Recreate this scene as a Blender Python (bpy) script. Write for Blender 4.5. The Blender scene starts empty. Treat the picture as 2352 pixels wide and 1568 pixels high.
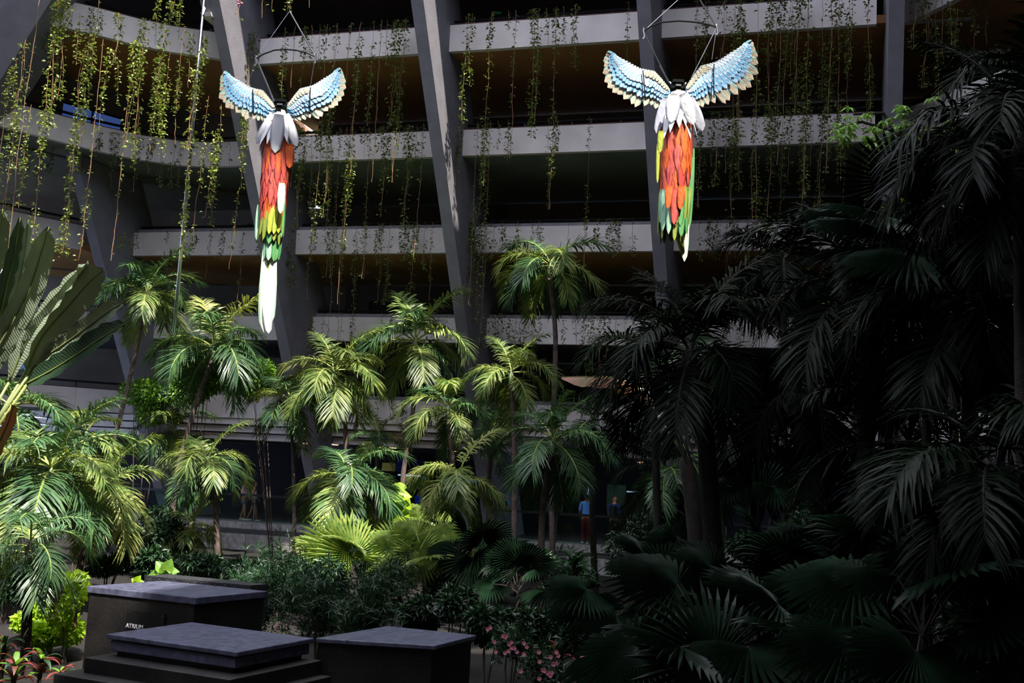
import bpy, bmesh, math, random
import numpy as np
from mathutils import Vector, Matrix, Quaternion

rng = random.Random(7)
nrg = np.random.RandomState(11)
C = bpy.context.scene.collection
PI = math.pi

# ------------------------------------------------------------------ camera
F = 2500.0; CX, CY = 1176.0, 784.0; HZ = 309.5
_up = Vector((1046.0, -F * F / HZ, F)).normalized()          # zenith direction in image axes
_yc = (Vector((0, 0, 1)) - _up * _up.z).normalized()
_xc = _yc.cross(_up)
if _xc.x < 0: _xc = -_xc
RM = Matrix((_xc, _yc, _up))                                   # image axes -> world
def ray(px, py): return RM @ Vector((px - CX, py - CY, F))
def atY(px, py, Y): r = ray(px, py); return r * (Y / r.y)
def atZ(px, py, Z): r = ray(px, py); return r * (Z / r.z)
cam_d = bpy.data.cameras.new('camera'); cam = bpy.data.objects.new('camera', cam_d); C.objects.link(cam)
cam_d.sensor_width = 36; cam_d.lens = 36 * F / 2352; cam_d.clip_end = 500
cr = RM @ Vector((1, 0, 0)); cu = RM @ Vector((0, -1, 0)); cb = RM @ Vector((0, 0, -1))
cam.matrix_world = Matrix(((cr.x, cu.x, cb.x, 0), (cr.y, cu.y, cb.y, 0), (cr.z, cu.z, cb.z, 0), (0, 0, 0, 1)))
sc = bpy.context.scene; sc.camera = cam
# ------------------------------------------------------------------ world, sun, exposure
sc.view_settings.view_transform = 'Standard'; sc.view_settings.look = 'None'
sc.view_settings.gamma = 1.0; sc.view_settings.use_curve_mapping = False
sc.view_settings.exposure = 0.0
sc.cycles.max_bounces = 6; sc.cycles.diffuse_bounces = 3; sc.cycles.glossy_bounces = 2; sc.cycles.transmission_bounces = 3; sc.cycles.transparent_max_bounces = 10
sc.cycles.use_adaptive_sampling = True; sc.cycles.adaptive_threshold = 0.035
SUN = Vector((0.246, -0.574, 1.0)).normalized()                # towards the sun
w = bpy.data.worlds.new('sky'); sc.world = w; w.use_nodes = True
nt = w.node_tree; bg = nt.nodes['Background']
tc = nt.nodes.new('ShaderNodeTexCoord'); sp = nt.nodes.new('ShaderNodeSeparateXYZ')
cr_ = nt.nodes.new('ShaderNodeValToRGB')
nt.links.new(tc.outputs['Generated'], sp.inputs[0]); nt.links.new(sp.outputs['Z'], cr_.inputs[0])
cr_.color_ramp.elements[0].position = 0.0; cr_.color_ramp.elements[0].color = (0.52, 0.66, 1.0, 1)
cr_.color_ramp.elements[1].position = 1.0; cr_.color_ramp.elements[1].color = (0.92, 0.93, 1.0, 1)
nt.links.new(cr_.outputs[0], bg.inputs['Color']); bg.inputs['Strength'].default_value = 5.0
sun_d = bpy.data.lights.new('sun', 'SUN'); sun_d.energy = 12.0; sun_d.angle = math.radians(0.6); sun_d.color = (1.0, 0.94, 0.82)
sun = bpy.data.objects.new('sun', sun_d); C.objects.link(sun)
sun.rotation_mode = 'QUATERNION'; sun.rotation_quaternion = SUN.to_track_quat('Z', 'Y')

# ------------------------------------------------------------------ helpers
def lin(h):
    h = h.lstrip('#'); v = [int(h[i:i + 2], 16) / 255 for i in (0, 2, 4)]
    return tuple(((c + 0.055) / 1.055) ** 2.4 if c > 0.04045 else c / 12.92 for c in v)
def mat(name, col, rough=0.7, metal=0.0, col2=None, scale=3.0, bump=0.0, bscale=40, trans=0.0, spec=0.5, emit=None, rnd=0.0, detail=4):
    m = bpy.data.materials.new(name); m.use_nodes = True
    n = m.node_tree; N = n.nodes; L = n.links; b = N['Principled BSDF']; out = N['Material Output']
    c = lin(col) if isinstance(col, str) else col
    b.inputs['Base Color'].default_value = (*c, 1); b.inputs['Roughness'].default_value = rough
    b.inputs['Metallic'].default_value = metal; b.inputs['Specular IOR Level'].default_value = spec
    colsock = None
    if col2 or rnd:
        c2 = lin(col2) if isinstance(col2, str) else (col2 or c)
        t = N.new('ShaderNodeTexCoord'); no = N.new('ShaderNodeTexNoise'); no.inputs['Scale'].default_value = scale; no.inputs['Detail'].default_value = detail
        L.new(t.outputs['Object'], no.inputs['Vector'])
        mx = N.new('ShaderNodeMix'); mx.data_type = 'RGBA'
        mx.inputs['A'].default_value = (*c, 1); mx.inputs['B'].default_value = (*c2, 1)
        r = N.new('ShaderNodeValToRGB'); r.color_ramp.elements[0].position = 0.35; r.color_ramp.elements[1].position = 0.65
        L.new(no.outputs['Fac'], r.inputs[0]); L.new(r.outputs[0], mx.inputs['Factor'])
        colsock = mx.outputs['Result']
        if rnd:
            oi = N.new('ShaderNodeObjectInfo'); hs = N.new('ShaderNodeHueSaturation')
            mr = N.new('ShaderNodeMapRange'); mr.inputs['To Min'].default_value = 1 - rnd; mr.inputs['To Max'].default_value = 1 + rnd
            L.new(oi.outputs['Random'], mr.inputs['Value']); L.new(mr.outputs[0], hs.inputs['Value'])
            L.new(colsock, hs.inputs['Color']); colsock = hs.outputs['Color']
        L.new(colsock, b.inputs['Base Color'])
    if bump:
        t = N.new('ShaderNodeTexCoord'); no = N.new('ShaderNodeTexNoise'); no.inputs['Scale'].default_value = bscale
        L.new(t.outputs['Object'], no.inputs['Vector'])
        bp = N.new('ShaderNodeBump'); bp.inputs['Strength'].default_value = bump; bp.inputs['Distance'].default_value = 0.02
        L.new(no.outputs['Fac'], bp.inputs['Height']); L.new(bp.outputs[0], b.inputs['Normal'])
    if trans:
        tr = N.new('ShaderNodeBsdfTranslucent'); ms = N.new('ShaderNodeMixShader'); ms.inputs[0].default_value = trans
        g = N.new('ShaderNodeMix'); g.data_type = 'RGBA'; g.blend_type = 'MULTIPLY'; g.inputs['Factor'].default_value = 1
        g.inputs['A'].default_value = (*c, 1); g.inputs['B'].default_value = (1.4, 1.4, 0.6, 1)
        if colsock: L.new(colsock, g.inputs['A'])
        L.new(g.outputs['Result'], tr.inputs['Color'])
        L.new(b.outputs[0], ms.inputs[1]); L.new(tr.outputs[0], ms.inputs[2]); L.new(ms.outputs[0], out.inputs['Surface'])
    if emit:
        b.inputs['Emission Color'].default_value = (*lin(emit[0]), 1); b.inputs['Emission Strength'].default_value = emit[1]
    return m

def tag(o, label=None, cat=None, group=None, kind=None):
    if label: o['label'] = label
    if cat: o['category'] = cat
    if group: o['group'] = group
    if kind: o['kind'] = kind
    return o
def link(o, parent=None):
    C.objects.link(o)
    if parent: o.parent = parent
    return o
def empty(name, loc=(0, 0, 0), rz=0):
    o = bpy.data.objects.new(name, None); o.location = loc; o.rotation_euler = (0, 0, rz); o.empty_display_size = 0.1
    return link(o)
class MB:
    """collects geometry with numpy; faces are lists of index tuples"""
    def __init__(s): s.v = []; s.f = []; s.m = []; s.n = 0
    def add(s, verts, faces, mi=0):
        verts = np.asarray(verts, float).reshape(-1, 3); s.v.append(verts)
        for f in faces: s.f.append(tuple(int(i) + s.n for i in f)); s.m.append(mi)
        s.n += len(verts)
    def box(s, c, d, mi=0, M=None):
        x, y, z = d[0] / 2, d[1] / 2, d[2] / 2
        p = [Vector((sx * x, sy * y, sz * z)) for sz in (-1, 1) for sy in (-1, 1) for sx in (-1, 1)]
        c = Vector(c); p = [(M @ q if M else q) + c for q in p]
        s.add([tuple(q) for q in p], [(0, 2, 3, 1), (4, 5, 7, 6), (0, 1, 5, 4), (2, 6, 7, 3), (0, 4, 6, 2), (1, 3, 7, 5)], mi)
    def prism(s, lo, hi, mi=0):
        """lo, hi: matching rings of points"""
        n = len(lo); s.add([tuple(p) for p in lo] + [tuple(p) for p in hi],
            [tuple(range(n))[::-1], tuple(range(n, 2 * n))] + [(i, (i + 1) % n, n + (i + 1) % n, n + i) for i in range(n)], mi)
    def poly(s, pts2, z0, z1, mi=0):
        s.prism([(x, y, z0) for x, y in pts2], [(x, y, z1) for x, y in pts2], mi)
    def tube(s, pts, rad, seg=6, mi=0, cap=True):
        pts = [Vector(p) for p in pts]; n = len(pts)
        if not hasattr(rad, '__len__'): rad = [rad] * n
        V = []; ref = None
        for i, p in enumerate(pts):
            t = (pts[min(i + 1, n - 1)] - pts[max(i - 1, 0)]).normalized()
            if ref is None: ref = Vector((1, 0, 0)) if abs(t.x) < 0.8 else Vector((0, 1, 0))
            a = (ref - t * ref.dot(t)).normalized(); b = t.cross(a); ref = a
            for k in range(seg):
                th = 2 * PI * k / seg; V.append(tuple(p + (a * math.cos(th) + b * math.sin(th)) * rad[i]))
        fs = [(i * seg + k, i * seg + (k + 1) % seg, (i + 1) * seg + (k + 1) % seg, (i + 1) * seg + k) for i in range(n - 1) for k in range(seg)]
        if cap: fs += [tuple(range(seg))[::-1], tuple(range((n - 1) * seg, n * seg))]
        s.add(V, fs, mi)
    def mesh(s, name, mats, smooth=False):
        me = bpy.data.meshes.new(name); V = np.concatenate(s.v) if s.v else np.zeros((0, 3))
        me.from_pydata(V.tolist(), [], s.f)
        for m in (mats if isinstance(mats, (list, tuple)) else [mats]): me.materials.append(m)
        me.polygons.foreach_set('material_index', s.m)
        if smooth: me.polygons.foreach_set('use_smooth', [True] * len(s.f))
        me.update(); return me
    def build(s, name, mats, parent=None, smooth=False, loc=None, recentre=False):
        if recentre and s.v:
            V = np.concatenate(s.v); c = (V.min(0) + V.max(0)) / 2
            c[2] = V[:, 2].min(); s.v = [V - c]; loc = Vector(c)
        o = bpy.data.objects.new(name, s.mesh(name, mats, smooth))
        if loc is not None: o.location = loc
        return link(o, parent)
def inst(name, me, parent=None, loc=(0, 0, 0), rot=None, scale=1.0):
    o = bpy.data.objects.new(name, me); o.location = loc
    if rot is not None:
        if isinstance(rot, Quaternion): o.rotation_mode = 'QUATERNION'; o.rotation_quaternion = rot
        else: o.rotation_euler = rot
    o.scale = (scale,) * 3 if not hasattr(scale, '__len__') else scale
    return link(o, parent)
def leafcloud(mb, P, Dr, Nr, ln, wd, mi=0, fold=0.25):
    """many folded four-triangle leaves at P, pointing Dr, face normal ~ Nr"""
    P = np.asarray(P); n = len(P)
    Dr = Dr / np.linalg.norm(Dr, axis=1, keepdims=True)
    S = np.cross(Dr, Nr); S /= np.linalg.norm(S, axis=1, keepdims=True) + 1e-9; Nn = np.cross(S, Dr)
    ln = np.broadcast_to(ln, n)[:, None]; wd = np.broadcast_to(wd, n)[:, None]
    mid = P + Dr * ln * 0.42
    V = np.stack([P, mid - S * wd / 2 + Nn * wd * fold, mid, mid + S * wd / 2 + Nn * wd * fold, P + Dr * ln - Nn * ln * 0.08], 1).reshape(-1, 3)
    base = mb.n + np.arange(n)[:, None] * 5
    fc = np.array([[0, 2, 1], [0, 3, 2], [1, 2, 4], [2, 3, 4]])
    mb.v.append(V); ff = (base[:, None, :] + fc[None]).reshape(-1, 3)
    mb.f.extend(map(tuple, ff.tolist())); mb.m.extend([mi] * len(ff)); mb.n += len(V)
ORD = ['first', 'second', 'third', 'fourth', 'fifth', 'sixth', 'seventh', 'eighth', 'ninth', 'tenth', 'eleventh', 'twelfth', 'thirteenth',
       'fourteenth', 'fifteenth', 'sixteenth', 'seventeenth', 'eighteenth', 'nineteenth', 'twentieth'] + ['twenty-' + x for x in ('first', 'second', 'third', 'fourth', 'fifth', 'sixth', 'seventh', 'eighth', 'ninth')] + ['thirtieth'] + ['thirty-' + x for x in ('first', 'second', 'third', 'fourth', 'fifth', 'sixth', 'seventh', 'eighth', 'ninth')]

# ------------------------------------------------------------------ materials
M = {}
M['white'] = mat('painted_white_plaster', '#e6dcd8', 0.8, col2='#dad0cc', scale=1.3, bump=0.15)
M['fin'] = mat('grey_render', '#84818a', 0.9, col2='#78757c', scale=1.5, bump=0.35, bscale=18)
M['ledge'] = mat('grey_ledge', '#8e8a90', 0.85, col2='#7d797e')
M['brown'] = mat('brown_soffit', '#b07848', 0.85, col2='#9c6a40', scale=0.6)
M['greensof'] = mat('grey_green_soffit', '#7c857e', 0.85, col2='#6c756e', scale=0.6)
M['ochre'] = mat('ochre_soffit', '#b98a48', 0.85, col2='#a4793f', scale=0.6)
M['darksof'] = mat('dark_soffit', '#4c4c4e', 0.85, col2='#424244', scale=0.6)
M['backwall'] = mat('corridor_wall', '#6a6258', 0.9, col2='#5c554c', scale=0.7)
M['door'] = mat('dark_wood_door', '#1d1512', 0.6, col2='#251a15')
M['rail'] = mat('black_rail', '#101012', 0.45)
M['redtrim'] = mat('dark_red_trim', '#4a2028', 0.7)
M['exit'] = mat('exit_sign_green', '#0c4f2e', 0.5, emit=('#0f6a3c', 0.12))
M['soil'] = mat('garden_soil', '#0f0c09', 1.0, col2='#171310', scale=4, bump=0.6, bscale=8)
M['slab'] = mat('pale_stone', '#b9b3b1', 0.8, col2='#8d8784', scale=5, bump=0.3)
M['granite'] = mat('wet_black_granite', '#5b5d74', 0.40, col2='#3f4054', scale=9, spec=0.5, bump=0.12, bscale=60)
M['basalt'] = mat('dark_basalt', '#0c0b0e', 0.5, col2='#262322', scale=1.6, bump=0.35, bscale=22)
M['rough'] = mat('rough_stone', '#3a3a40', 0.5, col2='#1c1c20', scale=20, bump=1.0, bscale=45)
M['steel'] = mat('polished_steel', '#c9ccd6', 0.2, metal=1.0)
M['cable'] = mat('steel_cable', '#9a9ca4', 0.35, metal=1.0)
M['blackmetal'] = mat('black_metal', '#131a1c', 0.35, metal=0.6)
M['trunk'] = mat('palm_trunk', '#6f5f5a', 0.9, col2='#4b3e3a', scale=6, bump=0.5, bscale=25)
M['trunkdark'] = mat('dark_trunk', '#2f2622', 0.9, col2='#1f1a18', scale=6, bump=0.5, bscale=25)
M['shaft'] = mat('palm_crownshaft', '#8aa07a', 0.6, col2='#a9b596', scale=4)
M['rachis'] = mat('frond_rib', '#93a052', 0.6)
M['frond'] = mat('palm_leaflet', '#4b6834', 0.45, col2='#8c9855', scale=3, trans=0.22, rnd=0.3, spec=0.5)
M['frond2'] = mat('palm_leaflet_blue_green', '#34553a', 0.42, col2='#4f6f42', scale=3, trans=0.18, rnd=0.3, spec=0.5)
M['frondy'] = mat('palm_leaflet_yellow', '#9c9c62', 0.45, col2='#738a48', scale=3, trans=0.25, rnd=0.2)
M['frondshade'] = mat('palm_leaflet_shaded', '#09130c', 0.5, col2='#0e1a0d', scale=3, trans=0.05, rnd=0.5, spec=0.07)  # shade of the right-hand palms put into the leaflet colour
M['fan'] = mat('fan_leaf', '#5f8040', 0.36, col2='#98a556', scale=5, trans=0.3, rnd=0.2)
M['fanshade'] = mat('fan_leaf_shaded', '#0d1d13', 0.42, col2='#132617', scale=5, trans=0.08, rnd=0.4, spec=0.14)  # fan leaf again, with the shade put into its colour
M['vine'] = mat('vine_leaf_sunlit', '#5d7230', 0.5, col2='#a9b46c', scale=9, trans=0.25, rnd=0.25)  # lighter tone paints the sun on the free-hanging vines
M['vineshade'] = mat('vine_leaf_shaded', '#43582a', 0.5, col2='#6f8038', scale=9, trans=0.2, rnd=0.25)  # same vine leaf, balcony shade put into its colour
M['vinestem'] = mat('vine_stem', '#6e4c38', 0.8, col2='#8d6b4a', scale=12)
M['lime'] = mat('lime_leaf', '#a4c21f', 0.45, col2='#7da51a', scale=6, trans=0.35, rnd=0.15)
M['leaf'] = mat('shrub_leaf', '#4f7a2c', 0.42, col2='#7aa238', scale=4, trans=0.3, rnd=0.2)
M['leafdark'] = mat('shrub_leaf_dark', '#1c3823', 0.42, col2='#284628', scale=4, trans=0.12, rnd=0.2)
M['red'] = mat('red_leaf', '#8e2d3a', 0.45, col2='#5e3a2c', scale=5, trans=0.2)
M['pink'] = mat('pink_petal', '#d884a8', 0.6, trans=0.2)
M['banana'] = mat('banana_leaf', '#8b9a84', 0.42, col2='#9aa992', scale=1.2, trans=0.05, spec=0.5)
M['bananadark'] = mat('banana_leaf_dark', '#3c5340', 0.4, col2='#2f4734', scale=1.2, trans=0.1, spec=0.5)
M['midrib'] = mat('banana_midrib', '#8d9862', 0.5)
M['bananared'] = mat('banana_leaf_reddish', '#a9695a', 0.5, col2='#7b6a48', scale=2, trans=0.2)
M['water'] = mat('falling_water', '#c9d2d6', 0.15, spec=0.8)

def glass_mat(name, tint, refl=0.12):
    m = bpy.data.materials.new(name); m.use_nodes = True; n = m.node_tree; N = n.nodes; N.remove(N['Principled BSDF'])
    t = N.new('ShaderNodeBsdfTransparent'); t.inputs[0].default_value = (*tint, 1); g = N.new('ShaderNodeBsdfGlossy'); g.inputs['Roughness'].default_value = 0.03
    x = N.new('ShaderNodeMixShader'); x.inputs[0].default_value = refl
    n.links.new(t.outputs[0], x.inputs[1]); n.links.new(g.outputs[0], x.inputs[2]); n.links.new(x.outputs[0], N['Material Output'].inputs['Surface'])
    return m
M['glass'] = glass_mat('clear_glass', (0.80, 0.90, 0.88), 0.015)
M['pane'] = glass_mat('sky_dimming_glass', (0.10, 0.13, 0.20), 0.03)  # tint added to hold down the over-bright sky behind the panes
M['waterfall'] = glass_mat('water_sheet', (0.72, 0.76, 0.76), 0.22)

# ------------------------------------------------------------------ leaning facade
D0 = 42.7; LE = 0.6087; KX = 0.2984
NV = Vector((-0.286, -0.958, 0)); WV = Vector((0.958, -0.286, 0))   # out of the facade, and along it to the right
def fy(x, z, p=0.0): return D0 - p / 0.958 - LE * z - KX * x
ROWZ = [23.12, 20.07, 17.02, 13.97, 10.92, 7.88, 4.84, 1.80]
PH = 0.93
def finx(k, z): return -16.55 + 6.83 * k - 0.181 * (z - 10.0)     # front left edge of fin k
ROWNAME = {23.12: 'roof', 20.07: 'seventh', 17.02: 'sixth', 13.97: 'top visible', 10.92: 'second visible', 7.88: 'third visible', 4.84: 'fourth visible', 1.80: 'lowest'}
SOF = {13.97: 'brown', 10.92: 'greensof', 7.88: 'ochre', 4.84: 'darksof', 1.80: 'darksof'}
# the fins
def fin_ring(k, z, w_=0.42, p=2.1, dep=4.1, dx=0.0):
    x = finx(k, z) + dx; a = Vector((x, fy(x, z, p), z)); b = a + WV * w_
    return [a, b, b - NV * dep, a - NV * dep]
for k in range(5):
    e = empty('concrete_fin', (finx(k, -2.4), fy(finx(k, -2.4), -2.4, 2.1), -2.4))
    tag(e, 'leaning grey concrete fin, %s from the left across the main facade' % ORD[k], 'pillar', kind='structure')
    inv = e.matrix_basis.inverted()
    mb = MB(); zs = [-3.4, 24.6 if k else 10.9]
    mb.prism([inv @ q for q in fin_ring(k, zs[0])], [inv @ q for q in fin_ring(k, zs[1])]); mb.build('fin_body', M['fin'], e)
    zc = {1: 14.75, 2: 15.2, 3: 15.8, 4: 16.5}.get(k)
    if zc:
        mb = MB(); mb.prism([inv @ q for q in fin_ring(k, zc, 0.30, 2.16, 1.2, -0.28)], [inv @ q for q in fin_ring(k, 24.5, 0.30, 2.16, 1.2, -0.28)]); mb.build('fin_bracket', M['fin'], e)
        mb = MB(); mb.prism([inv @ q for q in fin_ring(k, zc - 0.12, 0.38, 2.24, 1.3, -0.33)], [inv @ q for q in fin_ring(k, zc, 0.38, 2.24, 1.3, -0.33)]); mb.build('bracket_cap', M['white'], e)

def back_wall_bay(e, inv, x0, x1, z, dep, seed, full=True):
    r = random.Random(seed)
    a = Vector((x0, fy(x0, z), z + 0.27)) - NV * dep; b = Vector((x1, fy(x1, z), z + 0.27)) - NV * dep
    h = 3.05 - 0.27; u = (b - a); L = u.length; u.normalize()
    mb = MB(); mb.prism([inv @ q for q in (a, b, b - NV * .2, a - NV * .2)], [inv @ (q + Vector((0, 0, h))) for q in (a, b, b - NV * .2, a - NV * .2)])
    mb.build('back_wall', M['backwall'], e)
    if not full: return
    for d in range(2):
        s = L * (0.2 + 0.45 * d + r.uniform(-.06, .06)); q = a + u * s + NV * 0.03
        mb = MB(); w_ = 1.25
        mb.prism([inv @ p for p in (q, q + u * w_, q + u * w_ - NV * .04, q - NV * .04)], [inv @ (p + Vector((0, 0, 2.1))) for p in (q, q + u * w_, q + u * w_ - NV * .04, q - NV * .04)])
        do = mb.build('corridor_door', M['door'], e)
        mb = MB(); fr = 0.07
        for o0, o1, z0, z1 in ((-fr, 0, 0, 2.1 + fr), (w_, w_ + fr, 0, 2.1 + fr), (-fr, w_ + fr, 2.1, 2.1 + fr)):
            A = q + u * o0 + Vector((0, 0, z0)); B = q + u * o1 + Vector((0, 0, z0))
            mb.prism([inv @ p for p in (A + NV * .03, B + NV * .03, B, A)], [inv @ (p + Vector((0, 0, z1 - z0))) for p in (A + NV * .03, B + NV * .03, B, A)])
        mb.build('door_frame', M['backwall'], e)

for z in ROWZ:
    for k in range(5):
        x0 = finx(k, z) + 0.72; x1 = finx(k + 1, z) + 0.35
        if k == 0 and z > 9: continue
        if k == 4: x1 = x0 + 2.2                                   # short return to the right wing
        e = empty('balcony', (x0, fy(x0, z), z))
        bayn = ['left of the first main fin', 'between the second and third fins from the left', 'between the third and fourth fins from the left',
                'between the fourth and fifth fins from the left', 'right of the rightmost fin'][k]
        if k == 0: bayn = 'between the first and second fins from the left'
        tag(e, '%s white balcony row, %s' % (ROWNAME[z], bayn), 'balcony', kind='structure')
        inv = e.matrix_basis.inverted()
        def P(x, zz, p=0.0): return inv @ Vector((x, fy(x, z, p) , zz))
        # each parapet run is two cast panels with a joint
        nP = 2 if k < 4 else 1; gap = 0.012
        for j in range(nP):
            a0 = x0 + (x1 - x0) * (j * 0.55 if j == 0 else 0.55) + gap * (j > 0); a1 = x0 + (x1 - x0) * (0.55 if (j == 0 and nP == 2) else 1.0)
            a, b = P(a0, z), P(a1, z); n_ = -NV * 0.2
            ch = 0.12 if (j == 0 and k in (1, 2)) else 0.0
            mb = MB()
            lo = [a, b, b + n_, a + n_]; up = Vector((0, 0, PH))
            hi = [a + up, b + up, b + up + n_, a + up + n_]
            if ch: hi[0] = hi[0] + WV * ch; hi[3] = hi[3] + WV * ch
            mb.prism(lo, hi); mb.build('parapet_panel', M['white'], e)
        mb = MB(); a, b = P(x0, z + PH), P(x1, z + PH)
        if z < 9:   # planter ledge behind the panel
            A, B = a - NV * 0.02 + Vector((0, 0, .001)), b - NV * 0.02 + Vector((0, 0, .001)); d = -NV * 0.5; up = Vector((0, 0, 0.16))
            mb.prism([A - NV * .18, B - NV * .18, B + d, A + d], [A - NV * .18 + up, B - NV * .18 + up, B + d + up, A + d + up]); mb.build('planter_ledge', M['ledge'], e)
        else:
            A, B = a + NV * 0.01, b + NV * 0.01; d = -NV * 0.22; up = Vector((0, 0, 0.03))
            mb.prism([A, B, B + d, A + d], [A + up, B + up, B + d + up, A + d + up]); mb.build('parapet_capping', M['redtrim'], e)
        # floor slab with coloured soffit
        a, b = P(x0 - 1.2, z + 0.02 + .004 * k), P(x1 + .6, z + 0.02 + .004 * k); mb = MB(); d = -NV * 7.6; o = -NV * .02
        mb.prism([a + o, b + o, b + d, a + d], [q + Vector((0, 0, .25)) for q in (a + o, b + o, b + d, a + d)])
        mb.build('floor_slab', M[SOF.get(z, 'darksof')], e)
        # hand rail on short posts
        hr = P(x0, z + PH + 0.30) - NV * .45, P(x1, z + PH + 0.30) - NV * .45
        mb = MB(); mb.tube([hr[0], hr[1]], 0.05, 6); mb.build('handrail', M['rail'], e)
        nn = 4 if k < 4 else 1
        for j in range(nn):
            q = hr[0].lerp(hr[1], (j + .4) / nn); mb = MB(); mb.box(q - Vector((0, 0, .2)), (.05, .05, .36)); mb.build('rail_post', M['rail'], e)
        dep = 4.9
        back_wall_bay(e, inv, x0 - .7, x1 + .3, z, dep, int(z * 10) + k, full=(z < 16 and k < 4))
        if z == 13.97 and k == 2:
            q = atY(1142, 27, 38.6); mb = MB(); mb.box(inv @ q, (.28, .05, .16)); mb.build('exit_sign', M['exit'], e)

# stepped cornice under the lowest balcony row
for j in range(3):
    mb = MB(); z1 = 1.80 - 0.02 - 0.30 * j; z0 = z1 - 0.24
    xl, xr = -21.0, 13.0; off = 0.12 + 0.28 * j
    P4 = [Vector((xl, fy(xl, 1.8) + off, z0)), Vector((xr, fy(xr, 1.8) + off, z0)), Vector((xr, fy(xr, 1.8) + 3, z0)), Vector((xl, fy(xl, 1.8) + 3, z0))]
    mb.prism(P4, [q + Vector((0, 0, z1 - z0)) for q in P4]); o = mb.build('trim_%d' % (j + 1), M['white'])
    tag(o, '%s stepped white cornice band below the lowest balconies' % ORD[j], 'cornice', kind='structure')

# ------------------------------------------------------------------ curved left wing
LW = {13.97: [(-10.3, 36.9), (-11.1, 36.6), (-12.3, 36.3), (-13.3, 35.85), (-14.45, 35.1), (-16.1, 34.2), (-19, 32.2), (-23, 28)],
      10.92: [(-9.9, 39.2), (-10.6, 39.45), (-11.6, 39.75), (-12.8, 39.8), (-14.15, 39.3), (-15.4, 38.4), (-17.8, 36.0), (-21, 33.2), (-25, 30)],
      7.88: [(-16.9, 41.6), (-18.2, 40.3), (-20, 38.4), (-25, 33.5)],
      4.84: [(-16.4, 44.4), (-19, 43.3), (-22, 41.2), (-27, 37)],
      1.80: [(-15.8, 46.2), (-18, 45.3), (-22, 43.2), (-28, 40)],
      17.02: [(-10.6, 34.9), (-12.2, 34.2), (-13.4, 33.2), (-14.4, 31.9), (-18, 28.8), (-22, 25)],
      20.07: [(-10.9, 32.9), (-12.2, 32.0), (-13.2, 30.8), (-17, 26.8), (-21, 22)],
      23.12: [(-11.2, 30.9), (-12.4, 29.6), (-16, 25.0), (-20, 19)]}
for z, pl in LW.items():
    e = empty('balcony', (pl[0][0], pl[0][1], z)); o3 = Vector((pl[0][0], pl[0][1], z))
    tag(e, '%s balcony row of the curved left wing' % ROWNAME[z], 'balcony', kind='structure')
    p = [Vector((x, y, z)) - o3 for x, y in pl]; n = len(p)
    off = []
    for i in range(n):
        t = (p[min(i + 1, n - 1)] - p[max(i - 1, 0)]).normalized(); nn = Vector((t.y, -t.x, 0))
        off.append(nn if nn.y > 0 else -nn)
    for i in range(n - 1):
        a, b = p[i], p[i + 1]; up = Vector((0, 0, PH))
        q = [a + (b - a) * .002, b, b + off[i + 1] * .2, a + off[i] * .2]
        mb = MB(); mb.prism(q, [r + up for r in q]); mb.build('parapet_panel', M['white'], e)
        mb = MB(); q2 = [r + up for r in (a, b, b + off[i + 1] * .22, a + off[i] * .22)]; mb.prism(q2, [r + Vector((0, 0, .03)) for r in q2]); mb.build('parapet_capping', M['redtrim'], e)
    back = [q + Vector((-.5 * i + (1.5 if i == 0 else 0), 10.5, 0)) for i, q in enumerate(p)]
    if z == 13.97: back = [Vector((x, y, z)) - o3 for x, y in [(-9, 46), (-10.5, 46), (-12, 46), (-13.2, 45.5), (-14.6, 42.3), (-17.5, 41.5), (-20, 41), (-26, 38)]]
    mb = MB()
    for i in range(n - 1):
        q = [p[i] + off[i] * .02, p[i + 1] + off[i + 1] * .02, back[i + 1], back[i]]
        mb.prism([r + Vector((0, 0, .02)) for r in q], [r + Vector((0, 0, .27)) for r in q])
    mb.build('floor_slab', M[SOF.get(z, 'darksof')], e)
    mb = MB(); mb.tube([q + off[i] * .45 + Vector((0, 0, PH + .3)) for i, q in enumerate(p)], .05, 6); mb.build('handrail', M['rail'], e)
    for i in range(1, n - 1):
        mb = MB(); mb.box(p[i] + off[i] * .45 + Vector((0, 0, PH + .1)), (.05, .05, .36)); mb.build('rail_post', M['rail'], e)

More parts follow.
